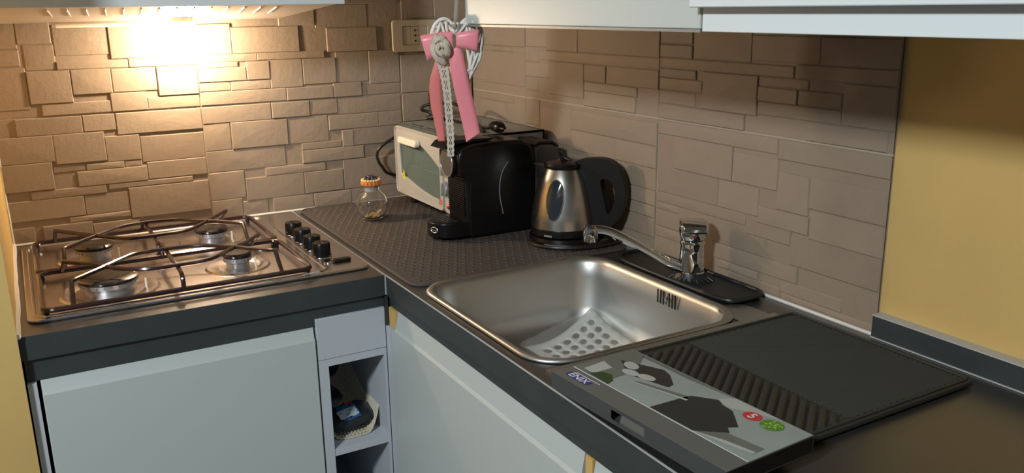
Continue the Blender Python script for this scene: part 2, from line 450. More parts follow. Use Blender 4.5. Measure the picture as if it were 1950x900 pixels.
clad(wall_back, CELLS_A, STONES_A, 11, lambda u, d, z: Vector((u, -d, z)), 0.0066, 0.0110, 0.0064, 0.0090)
clad(wall_right, CELLS_B, STONES_B, 23, lambda u, d, z: Vector((0.008-d, u, z)), 0.0064, 0.0084, 0.0060, 0.0076)
# caulk beads along the worktop
bm = bmesh.new(); tube(bm, [(-1.118, -0.008, CT+0.002), (-0.01, -0.008, CT+0.002)], 0.0032, 6)
obj('caulk_bead', bm, M_CAULK, wall_back)
bm = bmesh.new(); tube(bm, [(-0.004, -0.01, CT+0.002), (-0.004, -1.312, CT+0.002)], 0.0034, 6)
obj('caulk_bead', bm, M_CAULK, wall_right)
bm = bmesh.new()
pts = [(-1.118+random.uniform(-.001, .001), -0.01-0.63*i/14, CT+0.003+random.uniform(0, .002)) for i in range(15)]
tube(bm, pts, 0.0045, 6)
pts = [(-1.118+random.uniform(-.001, .001), -0.008, CT+0.5*i/16) for i in range(17)]
tube(bm, pts, 0.003, 6)
obj('caulk_bead', bm, M_CAULK, wall_left)
# dark upstand beyond the tiles
up = thing('worktop_upstand', (0.0, -2.0, CT), 'dark grey upstand strip along the foot of the yellow wall, right of the tiles', 'upstand')
bx('strip', -0.010, 0.0075, -3.0, -1.3145, CT+0.0005, 0.934, M_TOPEDGE, up)
bx('top_edge', -0.0115, 0.0075, -3.0, -1.3145, 0.9342, 0.9362, M_LIGHTEDGE, up)
bx('sealing_bead', -0.0125, -0.0102, -3.0, -1.3145, CT+0.0005, CT+0.002, M_LIGHTEDGE, up)

# ------------------------------------------------------------------ worktops
wa = thing('worktop', (-0.81, -0.3, 0.86), 'dark grey worktop run carrying the gas hob', 'worktop')
hob_hole = rrect(-1.085, -0.545, -0.56, -0.06, 0.03)
me = curve_mesh([[(-1.117, -0.63), (-0.515, -0.63), (-0.515, -0.0085), (-1.117, -0.0085)], hob_hole], 0.04)
me.transform(Matrix.Translation((0, 0, CT-0.02)))
link('slab', me, M_TOP, wa)
bx('edge_band', -1.120, -0.515, -0.6320, -0.6302, 0.8605, CT-0.0002, M_TOPEDGE, wa)
bx('under_strip', -1.117, -0.515, -0.624, -0.604, 0.822, 0.8595, M_TOPEDGE, wa)
bx('joint_strip', -0.5148, -0.5112, -0.6325, -0.0085, CT-0.001, CT+0.0012, M_SILVER, wa)
bx('end_cap', -0.5148, -0.5125, -0.6335, -0.631, 0.862, CT+0.0005, M_LIGHTEDGE, wa)
wb = thing('worktop', (-0.25, -1.5, 0.86), 'dark grey worktop run carrying the sink, coffee machine and kettle', 'worktop')
sink_hole = rrect(-0.482, -0.118, -1.152, -0.742, 0.06)
me = curve_mesh([[(-0.511, -3.0), (-0.003, -3.0), (-0.003, -0.0085), (-0.511, -0.0085)], sink_hole], 0.04)
me.transform(Matrix.Translation((0, 0, CT-0.02)))
link('slab', me, M_TOP, wb)
bx('edge_band', -0.5128, -0.5112, -3.0, -0.6345, 0.8605, CT-0.0012, M_TOPEDGE, wb)
bx('edge_line', -0.5132, -0.5108, -3.0, -0.6345, CT-0.0011, CT+0.0002, M_LIGHTEDGE, wb)
bx('under_strip', -0.506, -0.486, -3.0, -0.626, 0.838, 0.8595, M_TOPEDGE, wb)

# ------------------------------------------------------------------ base cabinets
def grip_door_A(name, x0, x1, parent):
    """door facing -y with a slanted finger grip on its top edge"""
    bm = bmesh.new()
    prof = [(-0.632, 0.10), (-0.632, 0.798), (-0.628, 0.803), (-0.6205, 0.835), (-0.614, 0.835), (-0.614, 0.10)]
    prism(bm, prof, lambda a, b, h: Vector((h, a, b)), x0, x1)
    return obj(name, bm, M_WHITE, parent, bevel=0.0012)
def grip_door_B(name, y0, y1, parent):
    bm = bmesh.new()
    prof = [(-0.5155, 0.10), (-0.5155, 0.800), (-0.5115, 0.805), (-0.505, 0.840), (-0.499, 0.840), (-0.499, 0.10)]
    prism(bm, prof, lambda a, b, h: Vector((a, h, b)), y0, y1)
    return obj(name, bm, M_WHITE, parent, bevel=0.0012)
c1 = thing('base_cabinet', (-0.88, -0.3, 0.0), 'white base cabinet under the gas hob with one wide flat door', 'cabinet')
bx('body', -1.100, -0.656, -0.612, -0.02, 0.08, 0.818, M_WHITE2, c1)
grip_door_A('door', -1.099, -0.655, c1)
bx('filler_panel', -1.1175, -1.1045, -0.631, -0.60, 0.0, 0.821, M_WHITE2, c1)
c2 = thing('base_cabinet', (-0.584, -0.3, 0.0), 'narrow white base cabinet with open shelf niches in the corner', 'cabinet')
bx('top_panel', -0.6515, -0.517, -0.6300, -0.612, 0.756, 0.837, M_WHITE2, c2, bevel=0.001)
bx('side_panel', -0.6515, -0.633, -0.6285, -0.18, 0.06, 0.7555, M_WHITE2, c2)
bx('side_panel', -0.5225, -0.5172, -0.6285, -0.18, 0.06, 0.7555, M_WHITE2, c2)
bx('top_rail', -0.633, -0.5225, -0.6285, -0.18, 0.741, 0.7555, M_WHITE2, c2)
bx('shelf', -0.633, -0.5225, -0.627, -0.18, 0.554, 0.569, M_WHITE2, c2)
bx('shelf', -0.633, -0.5225, -0.627, -0.18, 0.34, 0.355, M_WHITE2, c2)
bx('back_panel', -0.6515, -0.5172, -0.1795, -0.174, 0.06, 0.8, M_WHITE2, c2)
c3 = thing('base_cabinet', (-0.25, -0.98, 0.0), 'white base cabinet under the sink with a grip-edged door', 'cabinet')
bx('body', -0.497, -0.01, -1.285, -0.70, 0.08, 0.760, M_WHITE2, c3)
bm = bmesh.new()
F = [[(-0.5155, 0.10), (-0.5155, 0.800), (-0.5115, 0.805), (-0.505, 0.840), (-0.499, 0.840), (-0.499, 0.10)]]
for q in F: prism(bm, q, lambda a, b, h: Vector((a, h, b)), -1.286, -0.6685)
prism(bm, [(-0.5155, 0.10), (-0.5155, 0.800), (-0.499, 0.800), (-0.499, 0.10)], lambda a, b, h: Vector((a, h, b)), -0.6685, -0.6548)
obj('door', bm, M_WHITE, c3)
bx('corner_post', -0.5165, -0.5112, -0.6335, -0.6305, 0.8005, 0.8585, M_TOPEDGE, c3)
bx('corner_post', -0.5165, -0.4995, -0.6540, -0.6305, 0.06, 0.800, M_WHITE2, c3)
bx('wood_edge', -0.5105, -0.4990, -0.6660, -0.6345, 0.8008, 0.8375, M_WOODEDGE, c3)
c4 = thing('base_cabinet', (-0.25, -1.7, 0.0), 'white base cabinet at the bottom edge of the photo, right of the sink cabinet', 'cabinet')
bx('body', -0.497, -0.01, -2.2, -1.292, 0.08, 0.830, M_WHITE2, c4)
bx('wood_edge', -0.509, -0.4975, -1.307, -1.292, 0.10, 0.8375, M_WOODEDGE, c4)
grip_door_B('door', -2.0, -1.3085, c4)

# ------------------------------------------------------------------ wall cabinets
w1 = thing('wall_cabinet', (-0.17, -0.98, 1.355), 'pale grey-white wall cabinet above the kettle, catching the warm lamp at its left end', 'cabinet')
bx('body', -0.331, -0.001, -1.293, -0.675, 1.3575, 1.95, M_WHITE2, w1)
bx('door', -0.350, -0.332, -1.294, -0.673, 1.3555, 1.95, M_WHITE, w1, bevel=0.0015)
bx('under_trim', -0.349, -0.005, -1.293, -0.674, 1.3515, 1.3552, M_OVENTOP, w1)
w2 = thing('wall_cabinet', (-0.18, -1.75, 1.354), 'bright white wall cabinet at top right with a recessed grip groove', 'cabinet')
bx('body', -0.335, -0.001, -2.25, -1.2985, 1.3575, 1.95, M_WHITE2, w2)
bx('bottom_rail', -0.352, -0.3355, -2.25, -1.2995, 1.3525, 1.3735, M_WHITE_UP, w2, bevel=0.001)
bx('door', -0.372, -0.3355, -2.25, -1.2975, 1.3805, 1.95, M_WHITE_UP, w2, bevel=0.0015)
bx('grip_channel', -0.3515, -0.3345, -2.25, -1.2995, 1.3736, 1.3804, M_WHITE2, w2)

# ------------------------------------------------------------------ cooker hood
hd = thing('cooker_hood', (-0.8, -0.2, 1.37), 'white-fronted cooker hood over the gas hob with its warm lamp lit', 'hood')
bx('front_panel', -1.119, -0.461, -0.351, -0.333, 1.3945, 1.95, M_WHITE_UP, hd, bevel=0.001)
bm = bmesh.new()
a = [(-1.119, -0.332, 1.397), (-0.463, -0.332, 1.397), (-0.515, -0.035, 1.366), (-1.119, -0.035, 1.366)]
b = [(-1.119, -0.332, 1.95), (-0.463, -0.332, 1.95), (-0.463, -0.035, 1.95), (-1.119, -0.035, 1.95)]
va = [bm.verts.new(p) for p in a]; vb = [bm.verts.new(p) for p in b]
bm.faces.new(va); bm.faces.new(vb)
for i in range(4): bm.faces.new((va[i], va[(i+1) % 4], vb[(i+1) % 4], vb[i]))
obj('body', bm, M_HOODUND, hd)
bm = bmesh.new(); tube(bm, [(-0.985, -0.045, 1.360), (-0.978, -0.045, 1.3595), (-0.76, -0.045, 1.3595)], [0.002, 0.0042, 0.0042], 10)
obj('front_rail', bm, M_CREAM, hd)
for i in range(14):
    bm = bmesh.new(); x = -1.0 + 0.032*i
    z = lambda y: 1.3955 + (y+0.332)*(1.366-1.397)/0.297
    tube(bm, [(x, -0.29, z(-0.29)), (x+0.012, -0.17, z(-0.17))], 0.0016, 6)
    obj('filter_slat', bm, M_SILVER, hd)
bm = bmesh.new(); lathe(bm, [(0.022, 0.012), (0.024, 0.0), (0.019, -0.003)], (-0.735, -0.085, 1.3645), 20)
obj('lamp_holder', bm, M_CREAM, hd)
bm = bmesh.new(); lathe(bm, [(0.012, 0.012), (0.024, 0.006), (0.029, -0.003), (0.026, -0.012), (0.016, -0.019), (0.005, -0.021)], (-0.735, -0.085, 1.3535), 28)
bulb = obj('bulb', bm, M_BULB, hd, smooth=True)
HOOD_LAMP.location = (-0.735, -0.085, 1.318)

# ------------------------------------------------------------------ wall socket plate
sk = thing('wall_socket', (-0.165, -0.013, 1.277), 'ivory rectangular socket plate on the back tiles, left of the hanging heart', 'socket')
def yz_plate(splines, thick, y, bev=0.0):
    me = curve_mesh(splines, thick, bev); me.transform(Matrix(((1,0,0,0),(0,0,1,y),(0,1,0,0),(0,0,0,1)))); return me
me = yz_plate([rrect(-0.227, -0.102, 1.277, 1.356, 0.008), rrect(-0.199, -0.130, 1.294, 1.340, 0.002, 2)], 0.007, -0.0165, 0.0015)
link('cover_plate', me, M_SOCKET, sk)
for i in range(3):
    x = -0.1985 + i*0.0228
    bx('module', x, x+0.0222, -0.0185, -0.0128, 1.2945, 1.3395, M_SOCKET, sk, bevel=0.001)
    if i == 1:
        for dz in (-0.013, 0, 0.013):
            bm = bmesh.new(); lathe(bm, [(0.0024, 0), (0.0024, 0.0012)], (x+0.0111, -0.0197, 1.317+dz), 10, 'y')
            obj('pin_hole', bm, M_BLACKM, sk)

# ------------------------------------------------------------------ gas hob
hob = thing('gas_hob', (-0.81, -0.31, CT), 'worn stainless steel gas hob with four burners set in the left worktop', 'hob')
me = curve_mesh([rrect(-1.105, -0.520, -0.578, -0.040, 0.022)], 0.006, 0.002)
me.transform(Matrix.Translation((0, 0, CT+0.0035))); link('tray', me, M_HOB, hob, smooth=True)
bm = bmesh.new(); tube(bm, [(x, y, CT+0.0068) for x, y in rrect(-1.093, -0.600, -0.566, -0.052, 0.02)], 0.0028, 6, closed=True)
obj('pressed_rim', bm, M_HOB, hob, smooth=True)
HZ = CT+0.0065
burners = [(-0.975, -0.225, 0.036, 'medium'), (-0.745, -0.215, 0.034, 'medium'), (-0.972, -0.472, 0.050, 'large'), (-0.742, -0.445, 0.027, 'small')]
for x, y, r, k in burners:
    bm = bmesh.new(); R_ = r + 0.034
    lathe(bm, [(R_, HZ), (R_-0.004, HZ+0.003), (R_-0.014, HZ+0.003), (r+0.010, HZ+0.0005), (r+0.008, HZ)], (x, y, 0), 40)
    bd = obj('burner_dish', bm, M_HOB, hob, smooth=True)
    bm = bmesh.new()
    lathe(bm, [(r*0.80, HZ), (r*0.80, HZ+0.011), (r*0.96, HZ+0.013), (r*0.96, HZ+0.021), (r*0.7, HZ+0.022)], (x, y, 0), 36)
    for i in range(24):
        a = 2*math.pi*i/24
        p = Vector((x+math.cos(a)*r*0.97, y+math.sin(a)*r*0.97, HZ+0.0175)); bmesh.ops.create_cube(bm, size=0.0028, matrix=Matrix.Translation(p) @ Matrix.Rotation(a, 4, 'Z'))
    br = obj('burner', bm, M_ALU, hob, smooth=True)
    bm = bmesh.new()
    lathe(bm, [(r*0.9, HZ+0.022), (r*1.03, HZ+0.0235), (r*1.04, HZ+0.027), (r*0.93, HZ+0.030), (r*0.55, HZ+0.0292), (r*0.3, HZ+0.0300)], (x, y, 0), 36)
    obj('burner_cap', bm, M_ENAMEL, br, smooth=True)
    bm = bmesh.new(); tube(bm, [(x+r*1.18, y-r*0.3, HZ), (x+r*1.18, y-r*0.3, HZ+0.017)], 0.002, 8)
    obj('igniter_pin', bm, M_CREAM, bd)
# pan supports
FZ, WZ = CT+0.018, CT+0.052
def rod(bm, pts, r=0.0042): tube(bm, catmull(pts, 5), r, 8)
def pan_support(y0, y1, label, waves, xcross):
    g = thing('pan_support', (-0.85, (y0+y1)/2, CT+0.007), label, 'pan support', 'pan supports on the hob')
    bm = bmesh.new(); tube(bm, [(x, y, FZ) for x, y in rrect(-1.080, -0.634, y0, y1, 0.018, 4)], 0.0047, 8, closed=True)
    obj('frame', bm, M_GRATE, g, smooth=True)
    for w in waves:
        bm = bmesh.new()
        pts = [(w[0][0], w[0][1], FZ)] + [(p[0], p[1], WZ) for p in w[1:-1]] + [(w[-1][0], w[-1][1], FZ)]
        sm = [Vector(pts[0])] + catmull(pts[1:-1], 5) + [Vector(pts[-1])]
        tube(bm, sm, 0.0040, 8)
        obj('support_rod', bm, M_GRATE, g, smooth=True)
    bm = bmesh.new()
    tube(bm, catmull([(xcross, y1, FZ), (xcross, y1-0.006, WZ-0.008), (xcross, y1-0.05, WZ-0.006), (xcross, (y0+y1)/2, WZ-0.008), (xcross, y0+0.05, WZ-0.006), (xcross, y0+0.006, WZ-0.010), (xcross, y0, FZ)], 4), 0.0040, 8)
    obj('cross_rod', bm, M_GRATE, g, smooth=True)
    for x, y in ((-1.075, y0+.01), (-1.075, y1-.01), (-0.64, y0+.01), (-0.64, y1-.01)):
        bm = bmesh.new(); lathe(bm, [(0.004, CT+0.0072), (0.005, CT+0.012), (0.004, FZ)], (x, y, 0), 10)
        obj('rubber_foot', bm, M_BLACKM, g)
pan_support(-0.574, -0.334, 'front dark enamelled wire pan support, over the largest burner',
    [[(-1.035, -0.574), (-1.033, -0.538), (-0.985, -0.486), (-0.945, -0.440), (-0.912, -0.412), (-0.842, -0.410), (-0.795, -0.425), (-0.748, -0.468), (-0.725, -0.498), (-0.690, -0.535), (-0.690, -0.574)],
     [(-1.040, -0.334), (-1.036, -0.40), (-0.990, -0.450), (-0.955, -0.500), (-0.915, -0.531), (-0.861, -0.535), (-0.807, -0.527), (-0.763, -0.482), (-0.720, -0.440), (-0.687, -0.395), (-0.69, -0.334)]], -0.862)
pan_support(-0.325, -0.080, 'rear dark enamelled wire pan support, nearest the tiled wall',
    [[(-1.034, -0.325), (-1.032, -0.300), (-0.984, -0.242), (-0.951, -0.208), (-0.915, -0.172), (-0.867, -0.160), (-0.802, -0.172), (-0.775, -0.203), (-0.736, -0.232), (-0.692, -0.285), (-0.692, -0.325)],
     [(-1.040, -0.080), (-1.038, -0.135), (-0.985, -0.205), (-0.95, -0.250), (-0.912, -0.288), (-0.854, -0.290), (-0.806, -0.283), (-0.770, -0.245), (-0.735, -0.195), (-0.696, -0.140), (-0.70, -0.080)]], -0.866)
for i, y in enumerate((-0.262, -0.330, -0.396, -0.460)):
    bm = bmesh.new()
    lathe(bm, [(0.0195, HZ), (0.0195, HZ+0.002), (0.0182, HZ+0.003), (0.0178, HZ+0.026), (0.0165, HZ+0.028)], (-0.580, y, 0), 28)
    kn = obj('knob', bm, M_BLACK, hob, smooth=True)
    bx('pointer_ridge', -0.5815, -0.5785, y-0.0150, y+0.0150, HZ+0.0282, HZ+0.0295, M_BLACK, kn, bevel=0.0008)
    bm = bmesh.new(); lathe(bm, [(0.0225, HZ-0.0004), (0.0225, HZ+0.0016), (0.0198, HZ+0.0018)], (-0.580, y, 0), 28)
    obj('knob_ring', bm, M_CHROME, kn, smooth=True)
bm = bmesh.new()
prism(bm, rrect(-0.580, -0.540, -0.526, -0.510, 0.0078, 5), lambda a, b, h: Vector((a, b, h)), HZ, HZ+0.006)
ig = obj('ignition_button', bm, M_BLACK, hob, bevel=0.0015); ig['label'] = 'low black oval ignition button'
bm = bmesh.new(); lathe(bm, [(0.010, HZ), (0.010, HZ+0.003), (0.008, HZ+0.0035)], (-0.584, -0.517, 0), 20)
obj('button_ring', bm, M_CHROME, ig, smooth=True)

# ------------------------------------------------------------------ drying mat
mt = thing('drying_mat', (-0.25, -0.38, CT), 'large charcoal drying mat with a raised dimple pattern under the coffee machine', 'mat')
mo = rrect(-0.500, -0.014, -0.738, -0.016, 0.03, 6)
me = curve_mesh([mo], 0.004, 0.001); me.transform(Matrix.Translation((0, 0, CT+0.0022))); link('base', me, M_FELT, mt)
bm = bmesh.new(); tube(bm, [(x, y, CT+0.0042) for x, y in rrect(-0.497, -0.017, -0.735, -0.019, 0.028, 6)], 0.0022, 6, closed=True)
obj('raised_edge', bm, M_FELT, mt, smooth=True)
bm = bmesh.new(); nx, ny = 25, 37
for i in range(nx):
    for j in range(ny):
        x = -0.478 + 0.442*i/(nx-1); y = -0.712 + 0.67*j/(ny-1)
        if j % 2: x += 0.0085
        if x > -0.03: continue
        z = CT+0.0042; s, t, h = 0.0052, 0.0030, 0.0012
        A = [bm.verts.new((x+dx*s, y+dy*s, z)) for dx, dy in ((1, 0), (0, 1), (-1, 0), (0, -1))]
        B = [bm.verts.new((x+dx*t, y+dy*t, z+h)) for dx, dy in ((1, 0), (0, 1), (-1, 0), (0, -1))]
        for k in range(4): bm.faces.new((A[k], A[(k+1) % 4], B[(k+1) % 4], B[k]))
        bm.faces.new(B)
o = obj('bumps', bm, M_FELT, mt); o['kind'] = 'stuff'
MZ = CT+0.0068     # top of the mat bumps

# ------------------------------------------------------------------ glass jar
jx, jy = -0.378, -0.215
jr = thing('glass_jar', (jx, jy, MZ), 'small round glass jar with a fruit-tart lid beside the mini oven', 'jar')
bm = bmesh.new(); R_ = 0.0375; zc = MZ+0.034
prof = [(0.0005, MZ+0.0002), (0.020, MZ+0.0002), (0.024, MZ+0.002)]
for k in range(1, 15):
    a = -62 + k*(62+58)/15; a = math.radians(a); prof.append((R_*math.cos(a), zc+R_*math.sin(a)))
prof += [(0.0185, MZ+0.068), (0.0185, MZ+0.076), (0.0205, MZ+0.078), (0.0180, MZ+0.0785), (0.0165, MZ+0.076), (0.0165, MZ+0.068)]
for k in range(14, 0, -1):
    a = math.radians(-60 + k*(60+58)/15); prof.append(((R_-0.0022)*math.cos(a), zc+(R_-0.0022)*math.sin(a)))
prof += [(0.018, MZ+0.0040), (0.0005, MZ+0.0036)]
lathe(bm, prof, (jx, jy, 0), 36, cap=False); bmesh.ops.remove_doubles(bm, verts=bm.verts[:], dist=0.0004)
obj('glass', bm, M_GLASS, jr, smooth=True, angle=60)
bm = bmesh.new(); lathe(bm, [(0.0155, MZ+0.066), (0.0160, MZ+0.078), (0.0185, MZ+0.0795), (0.0185, MZ+0.082)], (jx, jy, 0), 28)
obj('stopper', bm, M_STOPPER, jr, smooth=True)
bm = bmesh.new(); n = 48; rings = []
for h, rr, am in ((0.080, 0.016, 0), (0.081, 0.0215, .0012), (0.086, 0.0228, .0014), (0.090, 0.0215, .0008), (0.090, 0.012, 0)):
    rings.append([bm.verts.new((jx+(rr+am*math.cos(16*2*math.pi*k/n))*math.cos(2*math.pi*k/n), jy+(rr+am*math.cos(16*2*math.pi*k/n))*math.sin(2*math.pi*k/n), MZ+h)) for k in range(n)])
for A, B in zip(rings, rings[1:]):
    for k in range(n): bm.faces.new((A[k], A[(k+1) % n], B[(k+1) % n], B[k]))
bm.faces.new(rings[0]); bm.faces.new(rings[-1])
obj('tart_crust', bm, M_ORANGE, jr, smooth=True)
bm = bmesh.new()
for k in range(20):
    a = 2*math.pi*k/20
    bmesh.ops.create_icosphere(bm, subdivisions=1, radius=0.0034, matrix=Matrix.Translation((jx+0.0198*math.cos(a), jy+0.0198*math.sin(a), MZ+0.0925)))
obj('frosting_ring', bm, M_CREAMY, jr, smooth=True)
for k in range(13):
    a = 2*math.pi*k/8; rr = 0.0125 if k < 8 else 0.005
    if k >= 8: a = 2*math.pi*k/5
    bm = bmesh.new(); h = 0.094 if k < 8 else 0.0975
    bmesh.ops.create_icosphere(bm, subdivisions=2, radius=0.0046, matrix=Matrix.Translation((jx+rr*math.cos(a), jy+rr*math.sin(a), MZ+h+random.uniform(0, .002))))
    obj('berry', bm, M_BERRY, jr, smooth=True)
bm = bmesh.new()
for k in range(60):
    a = random.uniform(0, 6.28); rr = 0.019*math.sqrt(random.random())
    bmesh.ops.create_cube(bm, size=random.uniform(.002, .0045), matrix=Matrix.Translation((jx+rr*math.cos(a), jy+rr*math.sin(a), MZ+0.0065+random.uniform(0, .0025))) @ Matrix.Rotation(random.uniform(0, 3), 4, (random.random(), random.random(), .5)))
o = obj('contents', bm, M_CRUMB, jr); o['kind'] = 'stuff'

# ------------------------------------------------------------------ mini oven (front faces -x)
ov = thing('mini_oven', (-0.13, -0.28, MZ), 'cream and silver mini oven in the corner behind the coffee machine', 'oven')
OX, OY0, OY1, OZ0, OZ1 = -0.242, -0.400, -0.072, 0.928, 1.108
def xplate(splines, thick, x, bev=0.0):
    """splines in (y, z); plate facing -x"""
    me = curve_mesh([[(p[0], p[1]) for p in s] for s in splines], thick, bev)
    me.transform(Matrix(((0,0,-1,x),(1,0,0,0),(0,1,0,0),(0,0,0,1)))); return me
me = xplate([rrect(OY0, OY1, OZ0, OZ1, 0.014), rrect(-0.345, OY1-0.012, OZ0+0.014, OZ1-0.014, 0.01)], 0.006, OX)
link('front_frame', me, M_OVENIN, ov)
bm = bmesh.new()
X1 = -0.016
for (a0, a1, b0, b1) in ((OY0, OY1, OZ1-0.005, OZ1), (OY0, OY1, OZ0, OZ0+0.005), (OY1-0.005, OY1, OZ0, OZ1), (OY0, OY0+0.005, OZ0, OZ1)):
    box(bm, OX+0.003, X1, a0, a1, b0, b1)
box(bm, X1-0.004, X1, OY0, OY1, OZ0, OZ1)
sh = obj('shell', bm, M_OVENTOP, ov)
bm = bmesh.new(); box(bm, OX+0.004, X1-0.006, -0.350, -0.347, OZ0+0.006, OZ1-0.006); obj('cavity_wall', bm, M_OVENIN, ov)
for i in range(9):
    bm = bmesh.new(); tube(bm, [(OX+0.012, -0.09-0.03*i, 1.005), (X1-0.02, -0.09-0.03*i, 1.005)], 0.0014, 6); obj('rack_bar', bm, M_CHROME, ov)
bx('baking_tray', OX+0.02, X1-0.03, -0.335, -0.095, 0.9985, 1.0025, M_SILVER, ov, bevel=0.001)
# door with lens-shaped window
win = [(-0.094, 1.072)]
for k in range(13):                       # lower arc from left side to bottom right
    t = k/12; win.append((-0.094 - 0.232*t, 0.984 - 0.030*math.sin(t*math.pi*0.5)*1.0 - 0.0*t))
win += [(-0.326, 1.030)]
for k in range(11):
    t = k/10; win.append((-0.326 + 0.17*t, 1.030 + 0.048*math.sin(t*math.pi*0.5)))
win = [win[0]] + [(y, z) for y, z in win[1:]]
me = xplate([rrect(-0.348, OY1+0.003, OZ0+0.004, OZ1-0.006, 0.012), win], 0.007, OX-0.0075, 0.0015)
dr = link('door', me, M_OVEN, ov)
me = xplate([rrect(-0.345, OY1, OZ0+0.007, OZ1-0.009, 0.010)], 0.0016, OX-0.0045); link('window', me, M_OVENGLASS, dr)
bm = bmesh.new()
tube(bm, [(OX-0.0122, y, z) for y, z in rrect(-0.346, OY1+0.001, OZ0+0.007, OZ1-0.009, 0.012)], 0.0022, 6, closed=True); obj('door_trim', bm, M_OVEN, dr, smooth=True)
bm = bmesh.new()
prism(bm, rrect(-0.225, -0.118, 1.064, 1.081, 0.008, 5), lambda a, b, h: Vector((h, a, b)), OX-0.026, OX-0.0115)
obj('handle', bm, M_CREAM, dr, bevel=0.003, seg=3)
bm = bmesh.new()
prism(bm, [(-0.126, 0.972), (-0.106, 0.974), (-0.118, 0.996)], lambda a, b, h: Vector((h, a, b)), OX-0.0118, OX-0.0113)
obj('warning_sticker', bm, M_YSTICK, dr)
bm = bmesh.new()
prism(bm, [(-0.1185, 0.978), (-0.1155, 0.978), (-0.1170, 0.989)], lambda a, b, h: Vector((h, a, b)), OX-0.0122, OX-0.0119)
obj('warning_mark', bm, M_BLACKM, dr)
me = xplate([rrect(OY0+0.002, -0.3495, OZ0+0.004, OZ1-0.006, 0.006)], 0.006, OX-0.007, 0.001); cp = link('control_panel', me, M_OVEN, ov)
for z in (0.990, 1.036, 1.078):
    bm = bmesh.new(); lathe(bm, [(0.0175, 0), (0.0175, -0.008), (0.015, -0.013)], (OX-0.0102, -0.371, z), 24, 'x')
    kn = obj('knob', bm, M_SILVER, cp, smooth=True)
    bx('grip', OX-0.0295, OX-0.0233, -0.3738, -0.3682, z-0.014, z+0.014, M_SILVER, kn, bevel=0.001)
bm = bmesh.new(); lathe(bm, [(0.0062, 0), (0.0062, -0.003), (0.003, -0.0055)], (OX-0.0102, -0.3725, 0.949), 18, 'x')
obj('indicator_light', bm, M_RED, cp, smooth=True)
TX = Matrix(((0,0,-1,0),(-1,0,0,0),(0,1,0,0),(0,0,0,1)))      # text drawn on a face looking at -x
me = text_mesh('10L', 0.019); me.transform(TX); me.transform(Matrix.Translation((OX-0.0116, -0.331, 0.951))); link('capacity_mark', me, M_REDINK, dr)
for x in (OX+0.02, X1-0.02):
    for y in (OY0+0.03, OY1-0.03):
        bm = bmesh.new(); lathe(bm, [(0.009, MZ), (0.010, MZ+0.004), (0.008, OZ0+0.001)], (x, y, 0), 14); obj('foot', bm, M_BLACKM, ov)
for i in range(3):
    bx('top_groove', OX+0.012, OX+0.016, -0.37+0.09*i, -0.30+0.09*i, OZ1, OZ1+0.0006, M_BLACKM, sh)

# loose power cord on the oven
cd = thing('power_cord', (-0.12, -0.3, 1.108), 'black power cord with its plug lying looped on top of the mini oven', 'cord')
bm = bmesh.new()
tube(bm, catmull([(-0.030, -0.048, 0.93), (-0.10, -0.0435, 0.95), (-0.2500, -0.045, 0.970), (-0.285, -0.05, 0.996), (-0.297, -0.05, 1.026), (-0.284, -0.055, 1.050), (-0.235, -0.060, 1.076),
    (-0.185, -0.070, 1.098), (-0.150, -0.085, 1.1150), (-0.155, -0.070, 1.126), (-0.175, -0.062, 1.134), (-0.165, -0.065, 1.144), (-0.135, -0.080, 1.149), (-0.105, -0.105, 1.148), (-0.105, -0.17, 1.138), (-0.115, -0.24, 1.120), (-0.135, -0.31, 1.1125), (-0.160, -0.36, 1.1125), (-0.165, -0.385, 1.1145)], 6), 0.0040, 8)
obj('cord', bm, M_CORD, cd, smooth=True)
bm = bmesh.new()
tube(bm, catmull([(-0.150, -0.095, 1.1145), (-0.135, -0.12, 1.1120), (-0.13, -0.20, 1.1120), (-0.135, -0.29, 1.1125), (-0.137, -0.345, 1.1150), (-0.138, -0.365, 1.1200)], 6), 0.0036, 8)
obj('cord', bm, M_CORD, cd, smooth=True)
bm = bmesh.new()
tube(bm, catmull([(-0.165, -0.075, 1.112), (-0.15, -0.10, 1.117), (-0.142, -0.12, 1.112)], 4), 0.007, 8)
obj('cord_tie', bm, M_BLACKM, cd, smooth=True)
bm = bmesh.new()
lathe(bm, [(0.005, 0.02), (0.009, 0.012), (0.0125, 0.0), (0.0135, -0.012), (0.0125, -0.026), (0.010, -0.030)], (-0.137, -0.384, 1.1235), 18, 'y')
pg = obj('plug', bm, M_BLACK, cd, smooth=True)
for dx in (-0.006, 0.006):
    bm = bmesh.new(); tube(bm, [(-0.137+dx, -0.4125, 1.1235), (-0.137+dx, -0.430, 1.1235)], 0.002, 8); obj('plug_pin', bm, M_CHROME, pg)

# ------------------------------------------------------------------ coffee machine (front faces -x)
cf = thing('coffee_machine', (-0.16, -0.455, MZ), 'glossy black capsule coffee machine with a rounded drip tray, left of the kettle', 'coffee machine')
CY0, CY1 = -0.505, -0.405
def XZ(a, b, h): return Vector((a, h, b))
bm = bmesh.new()
prism(bm, [(-0.268, MZ), (-0.270, 0.945), (-0.272, 1.035), (-0.285, 1.043), (-0.290, 1.06), (-0.290, 1.088), (-0.280, 1.100), (-0.255, 1.107), (-0.19, 1.110), (-0.140, 1.108), (-0.118, 1.100), (-0.108, 1.085), (-0.104, 1.06), (-0.104, MZ)], XZ, CY0, CY1)
bd = obj('body', bm, M_BLACK, cf, bevel=0.008, seg=4)
bm = bmesh.new(); tube(bm, catmull([(-0.173, CY0-0.0006, 1.064), (-0.189, CY0-0.0006, 1.040), (-0.195, CY0-0.0006, 1.000), (-0.187, CY0-0.0006, 0.951)], 5), 0.0011, 6)
obj('side_trim', bm, M_SILVER, bd, smooth=True)
